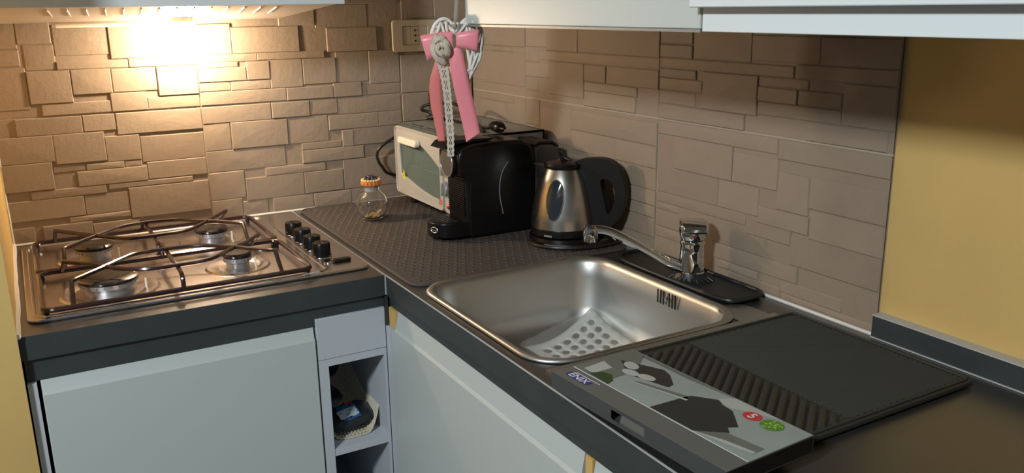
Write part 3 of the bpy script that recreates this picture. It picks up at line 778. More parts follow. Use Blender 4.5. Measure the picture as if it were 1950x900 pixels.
bm = bmesh.new(); tube(bm, catmull([(-0.262, CY0-0.0004, 1.030), (-0.266, CY0-0.0004, 0.990), (-0.264, CY0-0.0004, 0.955)], 4), 0.0009, 6)
obj('side_trim', bm, M_BLACKM, bd, smooth=True)
for i in range(17):
    z = 0.955 + 0.0048*i
    bx('front_rib', -0.2745, -0.2700, -0.493, -0.417, z, z+0.0024, M_BLACK, bd)
bm = bmesh.new(); lathe(bm, [(0.024, 0.004), (0.031, 0.0), (0.031, -0.010), (0.029, -0.012)], (-0.2860, -0.464, 1.067), 32, 'x')
hd_ = obj('spout_head', bm, M_BLACK, cf, smooth=True)
bm = bmesh.new(); lathe(bm, [(0.0285, 0.0), (0.028, -0.0012), (0.025, -0.0014)], (-0.2981, -0.464, 1.067), 32, 'x')
dsk = obj('front_disc', bm, mat('bronze_grey_disc', (0.16, 0.14, 0.125), 0.35, metal=0.6), hd_, smooth=True)
bm = bmesh.new(); tube(bm, [(-0.2989, -0.464+0.0285*math.cos(a), 1.067+0.0285*math.sin(a)) for a in [2*math.pi*k/36 for k in range(36)]], 0.0010, 6, closed=True)
obj('disc_rim', bm, M_SILVER, hd_, smooth=True)
bm = bmesh.new(); prism(bm, [(-0.318, 1.100), (-0.306, 1.112), (-0.285, 1.117), (-0.20, 1.1155), (-0.20, 1.1108), (-0.29, 1.1080)], XZ, -0.487, -0.423)
obj('lever', bm, M_BLACK, cf, bevel=0.002, seg=2)
tray_o = [(-0.262, -0.503)] + [(-0.290 - 0.052*math.sin(math.radians(a)), -0.457 - 0.046*math.cos(math.radians(a))) for a in range(0, 181, 12)] + [(-0.262, -0.411)]
bm = bmesh.new(); prism(bm, tray_o, lambda a, b, h: Vector((a, b, h)), MZ+0.004, 0.944)
tr = obj('drip_tray', bm, M_BLACK, cf, bevel=0.003, seg=3)
tray_i = [(-0.276 + (x+0.276)*0.86, -0.457+(y+0.457)*0.86) for x, y in tray_o[1:-1]]
bm = bmesh.new(); prism(bm, tray_i, lambda a, b, h: Vector((a, b, h)), 0.9441, 0.9453); obj('tray_grid', bm, M_BLACKM, tr)
for i in range(5):
    bx('grid_slot', -0.318+0.009*i, -0.3145+0.009*i, -0.480, -0.434, 0.9453, 0.9458, M_BLACK, tr)
# oval badge on the tray front
bm = bmesh.new(); ctr = Vector((-0.3380, -0.4755, 0.929)); nrm = Vector((-0.92, -0.39, 0)).normalized(); tn = Vector((0.39, -0.92, 0)).normalized()
tube(bm, [ctr + tn*0.0095*math.cos(a) + Vector((0, 0, 1))*0.0058*math.sin(a) for a in [2*math.pi*k/24 for k in range(24)]], 0.0009, 6, closed=True)
bg = obj('badge', bm, M_SILVER, tr, smooth=True)
me = text_mesh("DēLonghi".replace('ē', "e'"), 0.0048, 0.0002); me.transform(frame(ctr + nrm*0.0006, tn, (0, 0, 1), nrm)); link('badge_lettering', me, M_SILVER, tr)
bm = bmesh.new(); prism(bm, [(-0.103, MZ+0.002), (-0.103, 1.080), (-0.090, 1.092), (-0.055, 1.090), (-0.040, 1.080), (-0.036, 1.06), (-0.036, MZ+0.002)], XZ, CY0+0.004, CY1-0.004)
wt = obj('water_tank', bm, M_SMOKE, cf, bevel=0.006, seg=3)
bm = bmesh.new(); prism(bm, [(-0.101, 1.0925), (-0.09, 1.099), (-0.055, 1.097), (-0.040, 1.0865), (-0.0415, 1.083), (-0.055, 1.0925), (-0.09, 1.0945)], XZ, CY0+0.006, CY1-0.006)
obj('tank_lid', bm, M_BLACKM, cf)

# ------------------------------------------------------------------ kettle
KC = Vector((-0.0945, -0.6065, 0)); KH = Vector((0.52, -0.854, 0)).normalized(); KN = Vector((-0.854, -0.52, 0)).normalized()
kt = thing('electric_kettle', (KC.x, KC.y, MZ), 'brushed steel electric kettle with a black handle, left of the mixer tap', 'kettle')
bm = bmesh.new(); lathe(bm, [(0.073, MZ), (0.076, MZ+0.004), (0.074, MZ+0.012), (0.055, MZ+0.014)], KC, 40); bs = obj('power_base', bm, M_BLACK, kt, smooth=True)
bm = bmesh.new(); lathe(bm, [(0.063, MZ+0.0145), (0.0725, MZ+0.016), (0.0725, MZ+0.024), (0.0712, MZ+0.0305), (0.055, MZ+0.0306)], KC, 48); bb = obj('body_base', bm, M_BLACK, kt, smooth=True)
def krad(z):
    P = [(0.9365, 0.0703), (0.96, 0.0690), (0.985, 0.0655), (1.01, 0.0600), (1.035, 0.0525), (1.05, 0.0455), (1.060, 0.0395)]
    for (a, r), (b, s) in zip(P, P[1:]):
        if z <= b: return r + (s-r)*(z-a)/(b-a)
    return P[-1][1]
bm = bmesh.new(); lathe(bm, [(krad(0.9375+0.1225*i/16), 0.9375+0.1225*i/16) for i in range(17)], KC, 56); kb = obj('body', bm, M_KETTLE, kt, smooth=True)
bm = bmesh.new(); lathe(bm, [(0.0425, 1.0602), (0.0430, 1.065), (0.040, 1.070), (0.030, 1.0735), (0.010, 1.075)], KC, 40); ld = obj('lid', bm, M_BLACK, kt, smooth=True)
bm = bmesh.new()
def KF(h, z, n): return KC + KH*h + KN*n + Vector((0, 0, z))
prism(bm, [(-0.007, 1.074), (-0.006, 1.093), (-0.002, 1.096), (0.002, 1.093), (0.004, 1.082), (0.02, 1.074)], KF, -0.008, 0.008)
obj('lid_knob', bm, M_BLACK, ld, bevel=0.002)
bm = bmesh.new()      # spout
A = [KF(-0.036, 1.060, -0.016), KF(-0.036, 1.060, 0.016), KF(-0.050, 1.028, 0.006), KF(-0.050, 1.028, -0.006)]
T_ = [KF(-0.071, 1.0625, -0.004), KF(-0.071, 1.0625, 0.004), KF(-0.069, 1.059, 0.002), KF(-0.069, 1.059, -0.002)]
VA = [bm.verts.new(p) for p in A]; VT = [bm.verts.new(p) for p in T_]
for i in range(4): bm.faces.new((VA[i], VA[(i+1) % 4], VT[(i+1) % 4], VT[i]))
bm.faces.new(VA); bm.faces.new(VT)
obj('spout', bm, M_KETTLE, kt, smooth=True)
outer = [(0.020, 1.062), (0.036, 1.078), (0.060, 1.0835), (0.090, 1.084), (0.112, 1.078), (0.125, 1.064), (0.136, 1.042), (0.140, 1.018), (0.1365, 0.990), (0.127, 0.966), (0.114, 0.949), (0.100, 0.938), (0.085, 0.932), (0.0680, 0.930), (0.0620, 0.97), (0.056, 1.01), (0.046, 1.04)]
hole = [(0.086, 1.040), (0.102, 1.043), (0.113, 1.034), (0.1175, 1.014), (0.1155, 0.992), (0.109, 0.976), (0.1025, 0.970), (0.097, 0.986), (0.091, 1.012)]
me = curve_mesh([[(p.x, p.y) for p in catmull([(a, b, 0) for a, b in outer], 3, True)], [(p.x, p.y) for p in catmull([(a, b, 0) for a, b in hole], 3, True)]], 0.021)
me.transform(frame(KC, KH, (0, 0, 1), KN)); link('handle', me, M_BLACKM, kt, bevel=0.005, seg=3)
# water window
def kwin(name, grow, n, tuber, m, lift, fill):
    bm = bmesh.new(); pts = []
    for k in range(40):
        a = 2*math.pi*k/40; s = 0.0065 + (0.0185+grow)*math.cos(a); z = 1.000 + (0.041+grow)*math.sin(a)
        r = krad(z); q = math.sqrt(max(r*r - s*s, 1e-6)); pts.append(KF(s, z, q+lift))
    if fill:
        c0 = bm.verts.new(KF(0.0065, 1.000, math.sqrt(krad(1.0)**2-.0065**2)+lift+0.0008)); vs = [bm.verts.new(p) for p in pts]
        mid = [bm.verts.new((v.co+c0.co)/2 + KN*0.0007) for v in vs]
        for i in range(40):
            j = (i+1) % 40; bm.faces.new((vs[i], vs[j], mid[j], mid[i])); bm.faces.new((mid[i], mid[j], c0))
        back = [bm.verts.new(p - KN*0.004) for p in pts]
        for i in range(40):
            j = (i+1) % 40; bm.faces.new((vs[i], back[i], back[j], vs[j]))
    else: tube(bm, pts, tuber, 6, closed=True)
    return obj(name, bm, m, kb, smooth=True)
kwin('water_window', -0.001, 40, 0, M_DARKGLASS, 0.0006, True)
kwin('window_rim', 0.0, 40, 0.0013, M_CHROME, 0.0008, False)
# small badge on the base band
bm = bmesh.new(); a0 = -0.035
for s0 in range(6):
    pass
pts = []
for s in (-0.012, -0.003, 0.006):
    q = math.sqrt(0.0726**2 - s*s); pts.append((s, q))
V = [[bm.verts.new(KF(s, z, q+0.0005)) for s, q in pts] for z in (0.9245, 0.9285)]
for i in range(2): bm.faces.new((V[0][i], V[0][i+1], V[1][i+1], V[1][i]))
obj('name_plate', bm, M_SILVER, bb)
kc = thing('kettle_cord', (-0.06, -0.67, MZ), 'black kettle cord lying beside the kettle base in front of the wall', 'cord')
bm = bmesh.new(); tube(bm, catmull([(-0.170, -0.648, MZ+0.004), (-0.130, -0.690, MZ+0.004), (-0.080, -0.700, MZ+0.004), (-0.035, -0.690, MZ+0.004), (-0.022, -0.655, MZ+0.004), (-0.020, -0.62, MZ+0.004)], 6), 0.0036, 8)
obj('cord', bm, M_CORD, kc, smooth=True)
bm = bmesh.new(); tube(bm, catmull([(-0.180, -0.60, MZ+0.004), (-0.184, -0.64, MZ+0.004), (-0.160, -0.680, MZ+0.004), (-0.11, -0.710, MZ+0.004), (-0.06, -0.715, MZ+0.004), (-0.03, -0.708, MZ+0.006), (-0.019, -0.685, MZ+0.010)], 6), 0.0036, 8)
obj('cord', bm, M_CORD, kc, smooth=True)

# ------------------------------------------------------------------ sink
sn = thing('sink', (-0.3, -1.0, 0.77), 'inset stainless steel sink bowl with a rolled rim', 'sink')
X0, X1s, Y0, Y1 = -0.496, -0.104, -1.166, -0.728
bm = bmesh.new(); levels = [(0.0, 0.9015, 0.068), (0.003, 0.9050, 0.066), (0.008, 0.9052, 0.064), (0.013, 0.9025, 0.062), (0.017, 0.895, 0.06), (0.020, 0.87, 0.058), (0.024, 0.81, 0.056), (0.030, 0.788, 0.055), (0.040, 0.778, 0.052), (0.060, 0.7755, 0.046)]
rings = []
for ins, z, r in levels: rings.append([bm.verts.new((x, y, z)) for x, y in rrect(X0+ins, X1s-ins, Y0+ins, Y1-ins, r, 10)])
N = len(rings[0])
for A, B in zip(rings, rings[1:]):
    for k in range(N): bm.faces.new((A[k], A[(k+1) % N], B[(k+1) % N], B[k]))
bm.faces.new(rings[-1])
bowl = obj('bowl', bm, M_SINK, sn, smooth=True, angle=70)
m_ = bowl.modifiers.new('thick', 'SOLIDIFY'); m_.thickness = 0.0009; m_.offset = 0 
bm = bmesh.new(); box(bm, -0.49, -0.058, -1.475, -1.167, CT+0.0005, CT+0.0025); obj('drainer_plate', bm, M_SINK, sn)
bm = bmesh.new(); prism(bm, rrect(-0.130, -0.068, -1.20, -1.10, 0.028, 6), lambda a, b, h: Vector((a, b, h)), CT+0.0006, CT+0.0022); obj('corner_flange', bm, M_SINK, sn)
for i in range(7):
    y = -0.9605 - 0.0078*i
    if i == 3:
        bm = bmesh.new(); lathe(bm, [(0.0042, 0.0), (0.0036, -0.0022), (0.001, -0.0026)], (-0.1266, y, 0.884), 14, 'x'); obj('overflow_screw', bm, M_SCREW, sn, smooth=True)
    else: bx('overflow_slot', -0.1275, -0.1262, y-0.0014, y+0.0014, 0.872, 0.897, M_BLACKM, sn)
bm = bmesh.new(); lathe(bm, [(0.034, 0.7760), (0.034, 0.7785), (0.028, 0.7788), (0.026, 0.7765)], (-0.38, -1.08, 0), 30); obj('drain', bm, M_CHROME, sn, smooth=True)

# perforated plastic sheet in the bowl
ps = thing('perforated_sink_mat', (-0.25, -0.92, 0.78), 'white perforated plastic sink mat in clear film lying in the sink', 'sink mat')
PA, PL, PR = Vector((-0.138, -0.772, 0.786)), Vector((-0.338, -0.850, 0.782)), Vector((-0.148, -0.990, 0.782))
eu, ev = (PL-PA), (PR-PA); n = 8
bm = bmesh.new(); cache = {}
def pv(u, v):
    key = (round(u, 5), round(v, 5))
    if key not in cache:
        p = PA + eu*u + ev*v; sag = 0.010*((u-0.5)**2 + (v-0.5)**2)*2 + 0.006*math.sin(4.5*u+1.2)*math.cos(3*v) + 0.006
        # pull the edges inward a little, as on the photographed sheet
        q = p + (eu.normalized()*0.0 + ev.normalized()*0.016*math.sin(math.pi*u)*(1-2*v)*0.9) + eu.normalized()*0.014*math.sin(math.pi*v)*(1-2*u)*0.9
        cache[key] = bm.verts.new((q.x, q.y, q.z + sag))
    return cache[key]
mg = 0.09; cell = (1-2*mg)/6
cuts = [0.0, mg] + [mg+cell*i for i in range(1, 7)] + [1.0]
for i in range(8):
    for j in range(8):
        u0, u1, v0, v1 = cuts[i], cuts[i+1], cuts[j], cuts[j+1]
        border = i in (0, 7) or j in (0, 7)
        um, vm = (u0+u1)/2, (v0+v1)/2
        O = [pv(u0, v0), pv(um, v0), pv(u1, v0), pv(u1, vm), pv(u1, v1), pv(um, v1), pv(u0, v1), pv(u0, vm)]
        if border: bm.faces.new(O); continue
        hu, hv = (u1-u0)*0.33, (v1-v0)*0.33
        I = []
        for k in range(8):
            a = math.radians(-135 + 45*k); I.append(pv(um+hu*math.cos(a)*1.06, vm+hv*math.sin(a)*1.06))
        for k in range(8): bm.faces.new((O[k], O[(k+1) % 8], I[(k+1) % 8], I[k]))
so = obj('sheet', bm, M_SHEET, ps, smooth=True)
m_ = so.modifiers.new('thick', 'SOLIDIFY'); m_.thickness = 0.002
bm = bmesh.new(); G = 16; g = {}
for i in range(G+1):
    for j in range(G+1):
        u, v = -0.05 + 1.10*i/G, -0.05 + 1.10*j/G; p = PA + eu*u + ev*v
        edge = max(abs(u-0.5), abs(v-0.5))
        g[i, j] = bm.verts.new((p.x+random.uniform(-.002, .002), p.y+random.uniform(-.002, .002), p.z+0.022 - (0.006 if edge > 0.5 else 0) + random.uniform(-.0022, .0022)))
for i in range(G):
    for j in range(G): bm.faces.new((g[i, j], g[i+1, j], g[i+1, j+1], g[i, j+1]))
obj('clear_wrapping', bm, M_FILM, ps, smooth=True, angle=80)

# ------------------------------------------------------------------ mixer tap
TX0, TY0 = -0.056, -0.966
tp = thing('mixer_tap', (TX0, TY0, CT+0.012), 'chrome mixer tap with a long swivel spout behind the sink', 'tap')
bm = bmesh.new(); lathe(bm, [(0.026, CT+0.012), (0.027, CT+0.016), (0.0225, CT+0.022), (0.0215, 0.955), (0.0205, 0.968), (0.0225, 0.972), (0.0225, 0.978), (0.019, 0.980)], (TX0, TY0, 0), 36)
obj('body', bm, M_CHROME, tp, smooth=True)
bm = bmesh.new(); lathe(bm, [(0.021, 0.9802), (0.0235, 0.986), (0.0245, 0.998), (0.0225, 1.010), (0.014, 1.014)], (TX0, TY0, 0), 36)
lv = obj('lever_head', bm, M_CHROME, tp, smooth=True)
LD = Vector((-0.55, -0.84, 0)).normalized(); LS = Vector((0.84, -0.55, 0)).normalized()
bm = bmesh.new()
prof = [(-0.024, 1.000), (-0.022, 1.0145), (0.010, 1.0165), (0.034, 1.012), (0.040, 1.003), (0.037, 0.993), (0.022, 0.996), (0.018, 1.000)]
prism(bm, prof, lambda a, b, h: Vector((TX0, TY0, b)) + LD*a*0.75 + LS*h, -0.024, 0.024)
lvv = obj('lever', bm, M_CHROME, tp, bevel=0.005, seg=3)
bm = bmesh.new(); c0 = Vector((TX0, TY0, 0.9885)) + LD*0.0238
lathe(bm, [(0.0030, 0), (0.0028, 0.001)], (0, 0, 0), 14); bmesh.ops.transform(bm, matrix=frame(c0, LS, (0, 0, 1), LD), verts=bm.verts[:])
obj('red_dot', bm, mat('dull_red_dot', (0.16, 0.02, 0.03), 0.4), lv)
SP = [(-0.074, -0.957, 0.924), (-0.092, -0.948, 0.936), (-0.122, -0.934, 0.957), (-0.152, -0.919, 0.977), (-0.180, -0.906, 0.993), (-0.200, -0.896, 1.001), (-0.219, -0.887, 1.003)]
cp_ = catmull(SP, 6); bm = bmesh.new(); tube(bm, cp_, [0.0115 - 0.004*min(1, i/12) for i in range(len(cp_))], 14); sp = obj('spout', bm, M_CHROME, tp, smooth=True)
bm = bmesh.new(); lathe(bm, [(0.009, 1.009), (0.0125, 1.006), (0.0135, 0.998), (0.0125, 0.984), (0.0115, 0.981), (0.008, 0.981)], (-0.2215, -0.8855, 0), 24)
obj('aerator', bm, M_CHROME, sp, smooth=True)

# black silicone splash tray around the tap
st_ = thing('splash_tray', (-0.05, -0.95, CT), 'black silicone splash tray around the base of the tap', 'tray')
tri = [(-0.084, -0.790), (-0.072, -0.778), (-0.045, -0.775), (-0.022, -0.780), (-0.011, -0.80), (-0.009, -0.90), (-0.009, -1.06), (-0.014, -1.092), (-0.030, -1.106), (-0.060, -1.108), (-0.085, -1.103), (-0.0955, -1.085), (-0.0985, -1.05), (-0.0985, -0.90), (-0.0955, -0.82)]
sm = [(p.x, p.y) for p in catmull([(a, b, 0) for a, b in tri], 4, True)]
tap_hole = [(TX0+0.0215*math.cos(a), TY0+0.0215*math.sin(a)) for a in [2*math.pi*k/24 for k in range(24)]]
me = curve_mesh([sm, tap_hole], 0.004, 0.001); me.transform(Matrix.Translation((0, 0, CT+0.0055))); link('tray_base', me, M_RUBBER, st_, smooth=True)
bm = bmesh.new(); tube(bm, [(x*0.985-0.0008, y, CT+0.0085) for x, y in sm], 0.0040, 8, closed=True); obj('raised_rim', bm, M_RUBBER, st_, smooth=True)
bm = bmesh.new(); lathe(bm, [(0.040, CT+0.0075), (0.034, CT+0.010), (0.029, CT+0.018), (0.0275, CT+0.0215), (0.0271, CT+0.010)], (TX0, TY0, 0), 30, cap=False); obj('collar', bm, M_RUBBER, st_, smooth=True)
for i in range(16):
    a = math.radians(150 + 240*i/15); bm = bmesh.new()
    tube(bm, [(TX0+0.031*math.cos(a), TY0+0.031*math.sin(a), CT+0.0135), (max(TX0+0.042*math.cos(a), -0.0925), TY0+0.042*math.sin(a), CT+0.0078)], 0.0016, 6)
    obj('collar_rib', bm, M_RUBBER, st_)

# ------------------------------------------------------------------ ribbed draining mat
DX0, DX1, DY0, DY1, DZ = -0.500, -0.046, -1.500, -1.196, CT+0.012
dm = thing('draining_mat', (-0.27, -1.35, CT+0.003), 'black ribbed rubber draining mat to the right of the sink bowl', 'draining mat')
me = curve_mesh([rrect(DX0, DX1, DY0, DY1, 0.006, 3)], 0.007, 0.001); me.transform(Matrix.Translation((0, 0, CT+0.0065))); link('base', me, M_DRAIN, dm)
bm = bmesh.new(); pr = [(x, y, DZ-0.0006) for x, y in rrect(DX0+0.005, DX1-0.005, DY0+0.005, DY1-0.005, 0.006, 3)]; tube(bm, pr, 0.0018, 8, closed=True); obj('raised_rim', bm, M_DRAIN, dm, smooth=True)
RZ = CT+0.0101
def rib(p, q, w, h, nm='rib'):
    p, q = Vector((*p, RZ)), Vector((*q, RZ)); d = (q-p)
    if d.length < 0.012: return
    s = Vector((-d.y, d.x, 0)).normalized()*w; up = Vector((0, 0, h))
    bm = bmesh.new()
    v = [bm.verts.new(x) for x in (p-s, p+s, q+s, q-s, p+up-s*.35, p+up+s*.35, q+up+s*.35, q+up-s*.35)]
    for f in ((0,1,2,3), (4,5,6,7), (0,1,5,4), (1,2,6,5), (2,3,7,6), (3,0,4,7)): bm.faces.new([v[i] for i in f])
    obj(nm, bm, M_DRAIN, dm)
ax = -0.278                                  # spine between the two rib fields
def clipseg(x, y, dx, dy, X0, X1, Y0, Y1):
    t0, t1 = -9, 9
    for o, d, lo, hi in ((x, dx, X0, X1), (y, dy, Y0, Y1)):
        a, b = (lo-o)/d, (hi-o)/d
        if a > b: a, b = b, a
        t0, t1 = max(t0, a), min(t1, b)
    return ((x+dx*t0, y+dy*t0), (x+dx*t1, y+dy*t1)) if t1 > t0 else None
for i in range(26):                          # coarse slats, left field
    y = DY0 - 0.02 + 0.0150*i
    c = clipseg(ax, y, -0.068*1.05, -0.055, -0.398, ax-0.004, DY0+0.010, DY1-0.022)
    if c: rib(c[0], c[1], 0.0058, 0.0042, 'slat')
for i in range(110):                          # fine ribs, right field
    y = DY0 - 0.16 + 0.0073*i
    c = clipseg(ax, y, 0.118, -0.073, ax+0.006, DX1-0.011, DY0+0.010, DY1-0.014)
    if c: rib(c[0], c[1], 0.0020, 0.0022)

# ------------------------------------------------------------------ carton lying on the draining mat
BO = Vector((-0.529, -1.244, 0)); BU = Vector((0.058, -0.998, 0)).normalized(); BW = Vector((0.998, 0.058, 0)).normalized()
BL, BWD, BZ0, BZ1 = 0.296, 0.133, CT+0.0165, CT+0.0375
bxo = thing('product_carton', tuple(BO+BU*0.14+BW*0.06+Vector((0, 0, BZ0))), 'flat grey product carton with a printed picture lying across the draining mat', 'box')
def BF(u, w, z): return BO + BU*u + BW*w + Vector((0, 0, z))
sl0, sl1 = 0.118, 0.176
bm = bmesh.new()      # carton shell as panels with a hand slot cut in the front
def bbox(u0, u1, w0, w1, z0, z1, nm, m, **k):
    bm = bmesh.new(); v = [bm.verts.new(BF(u, w, z)) for u in (u0, u1) for w in (w0, w1) for z in (z0, z1)]
    for f in ((0,1,3,2), (4,6,7,5), (0,4,5,1), (2,3,7,6), (0,2,6,4), (1,5,7,3)): bm.faces.new([v[i] for i in f])
    return obj(nm, bm, m, bxo, **k)
bm.free()
bbox(0, BL, 0.0006, BWD, BZ1-0.0012, BZ1, 'top_panel', M_BOXGREY)
bbox(0, BL, 0, BWD, BZ0, BZ0+0.0012, 'bottom_panel', M_BOXDARK)
bbox(0, BL, BWD-0.001, BWD, BZ0+0.0013, BZ1-0.0013, 'back_panel', M_BOXDARK)
bbox(0, 0.001, 0.001, BWD-0.0011, BZ0+0.0013, BZ1-0.0013, 'end_flap', M_BLACKM)
bbox(BL-0.001, BL, 0.001, BWD-0.0011, BZ0+0.0013, BZ1-0.0013, 'end_flap', M_BLACKM)
def bplate(splines, thick, w, m, nm):
    me = curve_mesh(splines, thick); me.transform(frame(BF(0, w, 0), BU, (0, 0, 1), -BW)); return link(nm, me, m, bxo)
bplate([[(0, BZ0), (BL, BZ0), (BL, BZ1-0.0004), (0, BZ1-0.0004)], [(p[0], p[1]) for p in rrect(sl0, sl1, BZ0+0.005, BZ1-0.004, 0.003, 3)]], 0.0009, 0.0, M_BOXDARK, 'front_panel')
bplate([[(sl0+0.012, BZ0+0.0015), (sl1, BZ0+0.0015), (sl1, BZ1-0.005), (sl0+0.017, BZ1-0.005)]], 0.0008, 0.0022, M_BOXGREY, 'slot_flap')
PZ = BZ1
def pr_(poly, nm, m, lift):
    """flat print on the carton lid; poly in metres, (along, across)"""
    bm = bmesh.new(); prism(bm, poly, lambda a, b, h: BF(a, b, h), PZ+lift, PZ+lift+0.0001); return obj(nm, bm, m, bxo)
W0 = 0.0325
pr_([(0.003, W0), (BL-0.001, W0), (BL-0.001, BWD-0.001), (0.003, BWD-0.001)], 'lid_picture', M_PIC, 0.0)
pr_([(0.003, W0-0.0009), (BL-0.001, W0-0.0009), (BL-0.001, W0+0.0004), (0.003, W0+0.0004)], 'white_line', M_WHITEPRINT, 0.0002)
pr_([(0.002, 0.034), (0.002, BWD-0.002), (0.028, BWD-0.002), (0.060, 0.088), (0.062, 0.034)], 'printed_shape', M_PIC2, 0.0002)
pr_([(0.030, 0.1245), (0.030, BWD-0.002), (0.20, BWD-0.002), (0.12, 0.1245)], 'printed_shape', M_PIC2, 0.0002)
pr_([(0.030, 0.036), (0.038, 0.052), (0.052, 0.056), (0.066, 0.046), (0.070, 0.034)], 'printed_leaf', M_PICGREEN, 0.0004)
pr_([(0.015, 0.040), (0.012, 0.075), (0.035, 0.070), (0.034, 0.040)], 'printed_shape', M_PICLIGHT, 0.0003)
pr_([(0.022, 0.095), (0.078, 0.119), (0.094, 0.114), (0.117, 0.098), (0.119, 0.088), (0.062, 0.073)], 'printed_slab', M_PICDARK, 0.0004)
pr_([(0.080, 0.064), (0.086, 0.070), (0.150, 0.090), (0.157, 0.083)], 'printed_shape', M_PIC2, 0.0004)
pr_([(0.078, 0.0615), (0.080, 0.064), (0.157, 0.0835), (0.158, 0.080)], 'printed_rim', M_PICLIGHT, 0.0005)
pr_([(0.146, 0.034), (0.150, 0.086), (0.152, 0.094), (0.178, 0.112), (0.190, 0.106), (0.207, 0.104), (0.238, 0.080), (0.232, 0.070), (0.242, 0.062), (0.226, 0.040), (0.214, 0.034)], 'printed_slab', M_PICDARK, 0.0004)
pr_([(0.218, 0.036), (0.240, 0.060), (0.287, 0.066), (0.287, 0.052), (0.250, 0.046)], 'printed_shape', M_PIC2, 0.0005)
pr_([(0.216, 0.0335), (0.250, 0.046), (0.287, 0.053), (0.287, 0.048), (0.252, 0.040)], 'printed_rim', M_PICLIGHT, 0.0006)
pr_([(0.176, 0.114), (0.186, BWD-0.002), (0.252, BWD-0.002), (0.220, 0.118), (0.200, 0.107), (0.190, 0.109)], 'printed_shape', M_PICLIGHT, 0.0003)
def pell(cu, cw, ru, rw, ang, nm, m, lift):
    pts = []
    for k in range(24):
        a = 2*math.pi*k/24; x, y = ru*math.cos(a), rw*math.sin(a)
        pts.append((cu+x*math.cos(ang)-y*math.sin(ang), cw+x*math.sin(ang)+y*math.cos(ang)))
    return pr_(pts, nm, m, lift)
pell(0.044, 0.094, 0.013, 0.0085, -0.2, 'printed_pebble', M_PICLIGHT, 0.0006)
pell(0.060, 0.079, 0.013, 0.0075, 0.1, 'printed_pebble', M_PICLIGHT, 0.0007)
pell(0.083, 0.085, 0.013, 0.0075, 0.2, 'printed_pebble', M_PICLIGHT, 0.0008)
pell(0.229, 0.112, 0.0115, 0.0098, 0, 'red_roundel', M_REDPRINT, 0.0006)
pell(0.256, 0.113, 0.0135, 0.0125, 0, 'green_roundel', M_GREENPRINT, 0.0006)
def btext(s, size, u, w, m, lift, nm):
    me = text_mesh(s, size, 0.00006); me.transform(frame(BF(u, w, PZ+lift), BU, BW, (0, 0, 1))); return link(nm, me, m, bxo)
btext('5', 0.017, 0.229, 0.112, M_WHITEPRINT, 0.0009, 'numeral')
for k in range(9):
    a = k*2.4; rr = 0.0035+0.0008*k
    bm = bmesh.new(); c = BF(0.256+rr*math.cos(a), 0.113+rr*math.sin(a), PZ+0.0009)
    tube(bm, [c + BU*0.0022*math.cos(a+t) + BW*0.0022*math.sin(a+t) for t in (0, .8, 1.6, 2.4, 3.2)], 0.0004, 5); obj('roundel_scroll', bm, M_LIMEPRINT, bxo)
pr_(rrect(0.014, 0.058, 0.0095, 0.0225, 0.005, 4), 'logo_plate', M_BLUEPRINT, 0.0002)
pr_([(0.020, 0.0242), (0.066, 0.0242), (0.066, 0.0252), (0.020, 0.0252)], 'logo_line', M_WHITEPRINT, 0.0002)
btext('ENIX', 0.0155, 0.036, 0.0160, M_WHITEPRINT, 0.0005, 'logo_lettering')

# ------------------------------------------------------------------ hanging wicker heart
HC = Vector((-0.3644, -0.6593, 1.3054)); HR = Vector((0.868, -0.496, 0)).normalized(); HN = Vector((-0.496, -0.868, 0)).normalized()
def HP(u, v, n=0.0): return HC + HR*(u/1000) + Vector((0, 0, v/1000)) + HN*(n/1000)     # millimetres in the heart's own plane
ht = thing('wicker_heart', tuple(HP(0, -70)), 'white wicker heart with a pink satin bow hanging from the wall cabinet corner', 'ornament')
def heart(t, s=1.0):
    x = 16*math.sin(t)**3; y = 13*math.cos(t)-5*math.cos(2*t)-2*math.cos(3*t)-math.cos(4*t)
    return (3 + x*2.95*s*(1.0 if y > 0 else 1.0+0.012*(-y)) + (-y*0.95 if y < 0 else 0), 7 + y*4.5*s)
for r in range(4):
    pts = []
    for k in range(72):
        t = 2*math.pi*k/72; u, v = heart(t, 1.0-0.035*(r % 2)); pts.append(HP(u, v, 3.2*math.sin(9*t+r*1.6)+(r-1.5)*2))
    bm = bmesh.new(); tube(bm, pts, 0.0022, 6, closed=True); obj('rim_cane', bm, M_WICKER, ht, smooth=True)
rng = random.Random(5)
for k in range(58):
    a = rng.uniform(0, 6.283); b = a + rng.choice((1, -1))*rng.uniform(0.55, 1.7)
    s1, s2 = heart(a, 0.98), heart(b, 0.98); side = rng.choice((-1, 1)); bul = rng.uniform(5, 10)*side
    mid = ((s1[0]+s2[0])/2, (s1[1]+s2[1])/2)
    bm = bmesh.new(); tube(bm, catmull([HP(*s1, 0), HP(mid[0]*0.9, mid[1]*0.95, bul), HP(*s2, 0)], 5), rng.uniform(0.0022, 0.0031), 6)
    obj('cane', bm, M_WICKER, ht, smooth=True)
def strip(name, left, right_, m, parent, n0=10.0, wav=1.5, sub=6, thick=0.0006, phase=0.0, nfun=None):
    L = catmull([(a, b, 0) for a, b in left], sub); Rr = catmull([(a, b, 0) for a, b in right_], sub)
    bm = bmesh.new(); K = 4; rows = []
    for i, (p, q) in enumerate(zip(L, Rr)):
        t = i/(len(L)-1); row = []
        for k in range(K+1):
            s = k/K; c = p.lerp(q, s); base = nfun(t) if nfun else n0
            row.append(bm.verts.new(HP(c.x, c.y, base + wav*math.sin(6*t+phase) + 1.2*math.sin(math.pi*s))))
        rows.append(row)
    for A, B in zip(rows, rows[1:]):
        for k in range(K): bm.faces.new((A[k], A[k+1], B[k+1], B[k]))
    o = obj(name, bm, m, parent, smooth=True, angle=70); mm = o.modifiers.new('thick', 'SOLIDIFY'); mm.thickness = thick
    return o
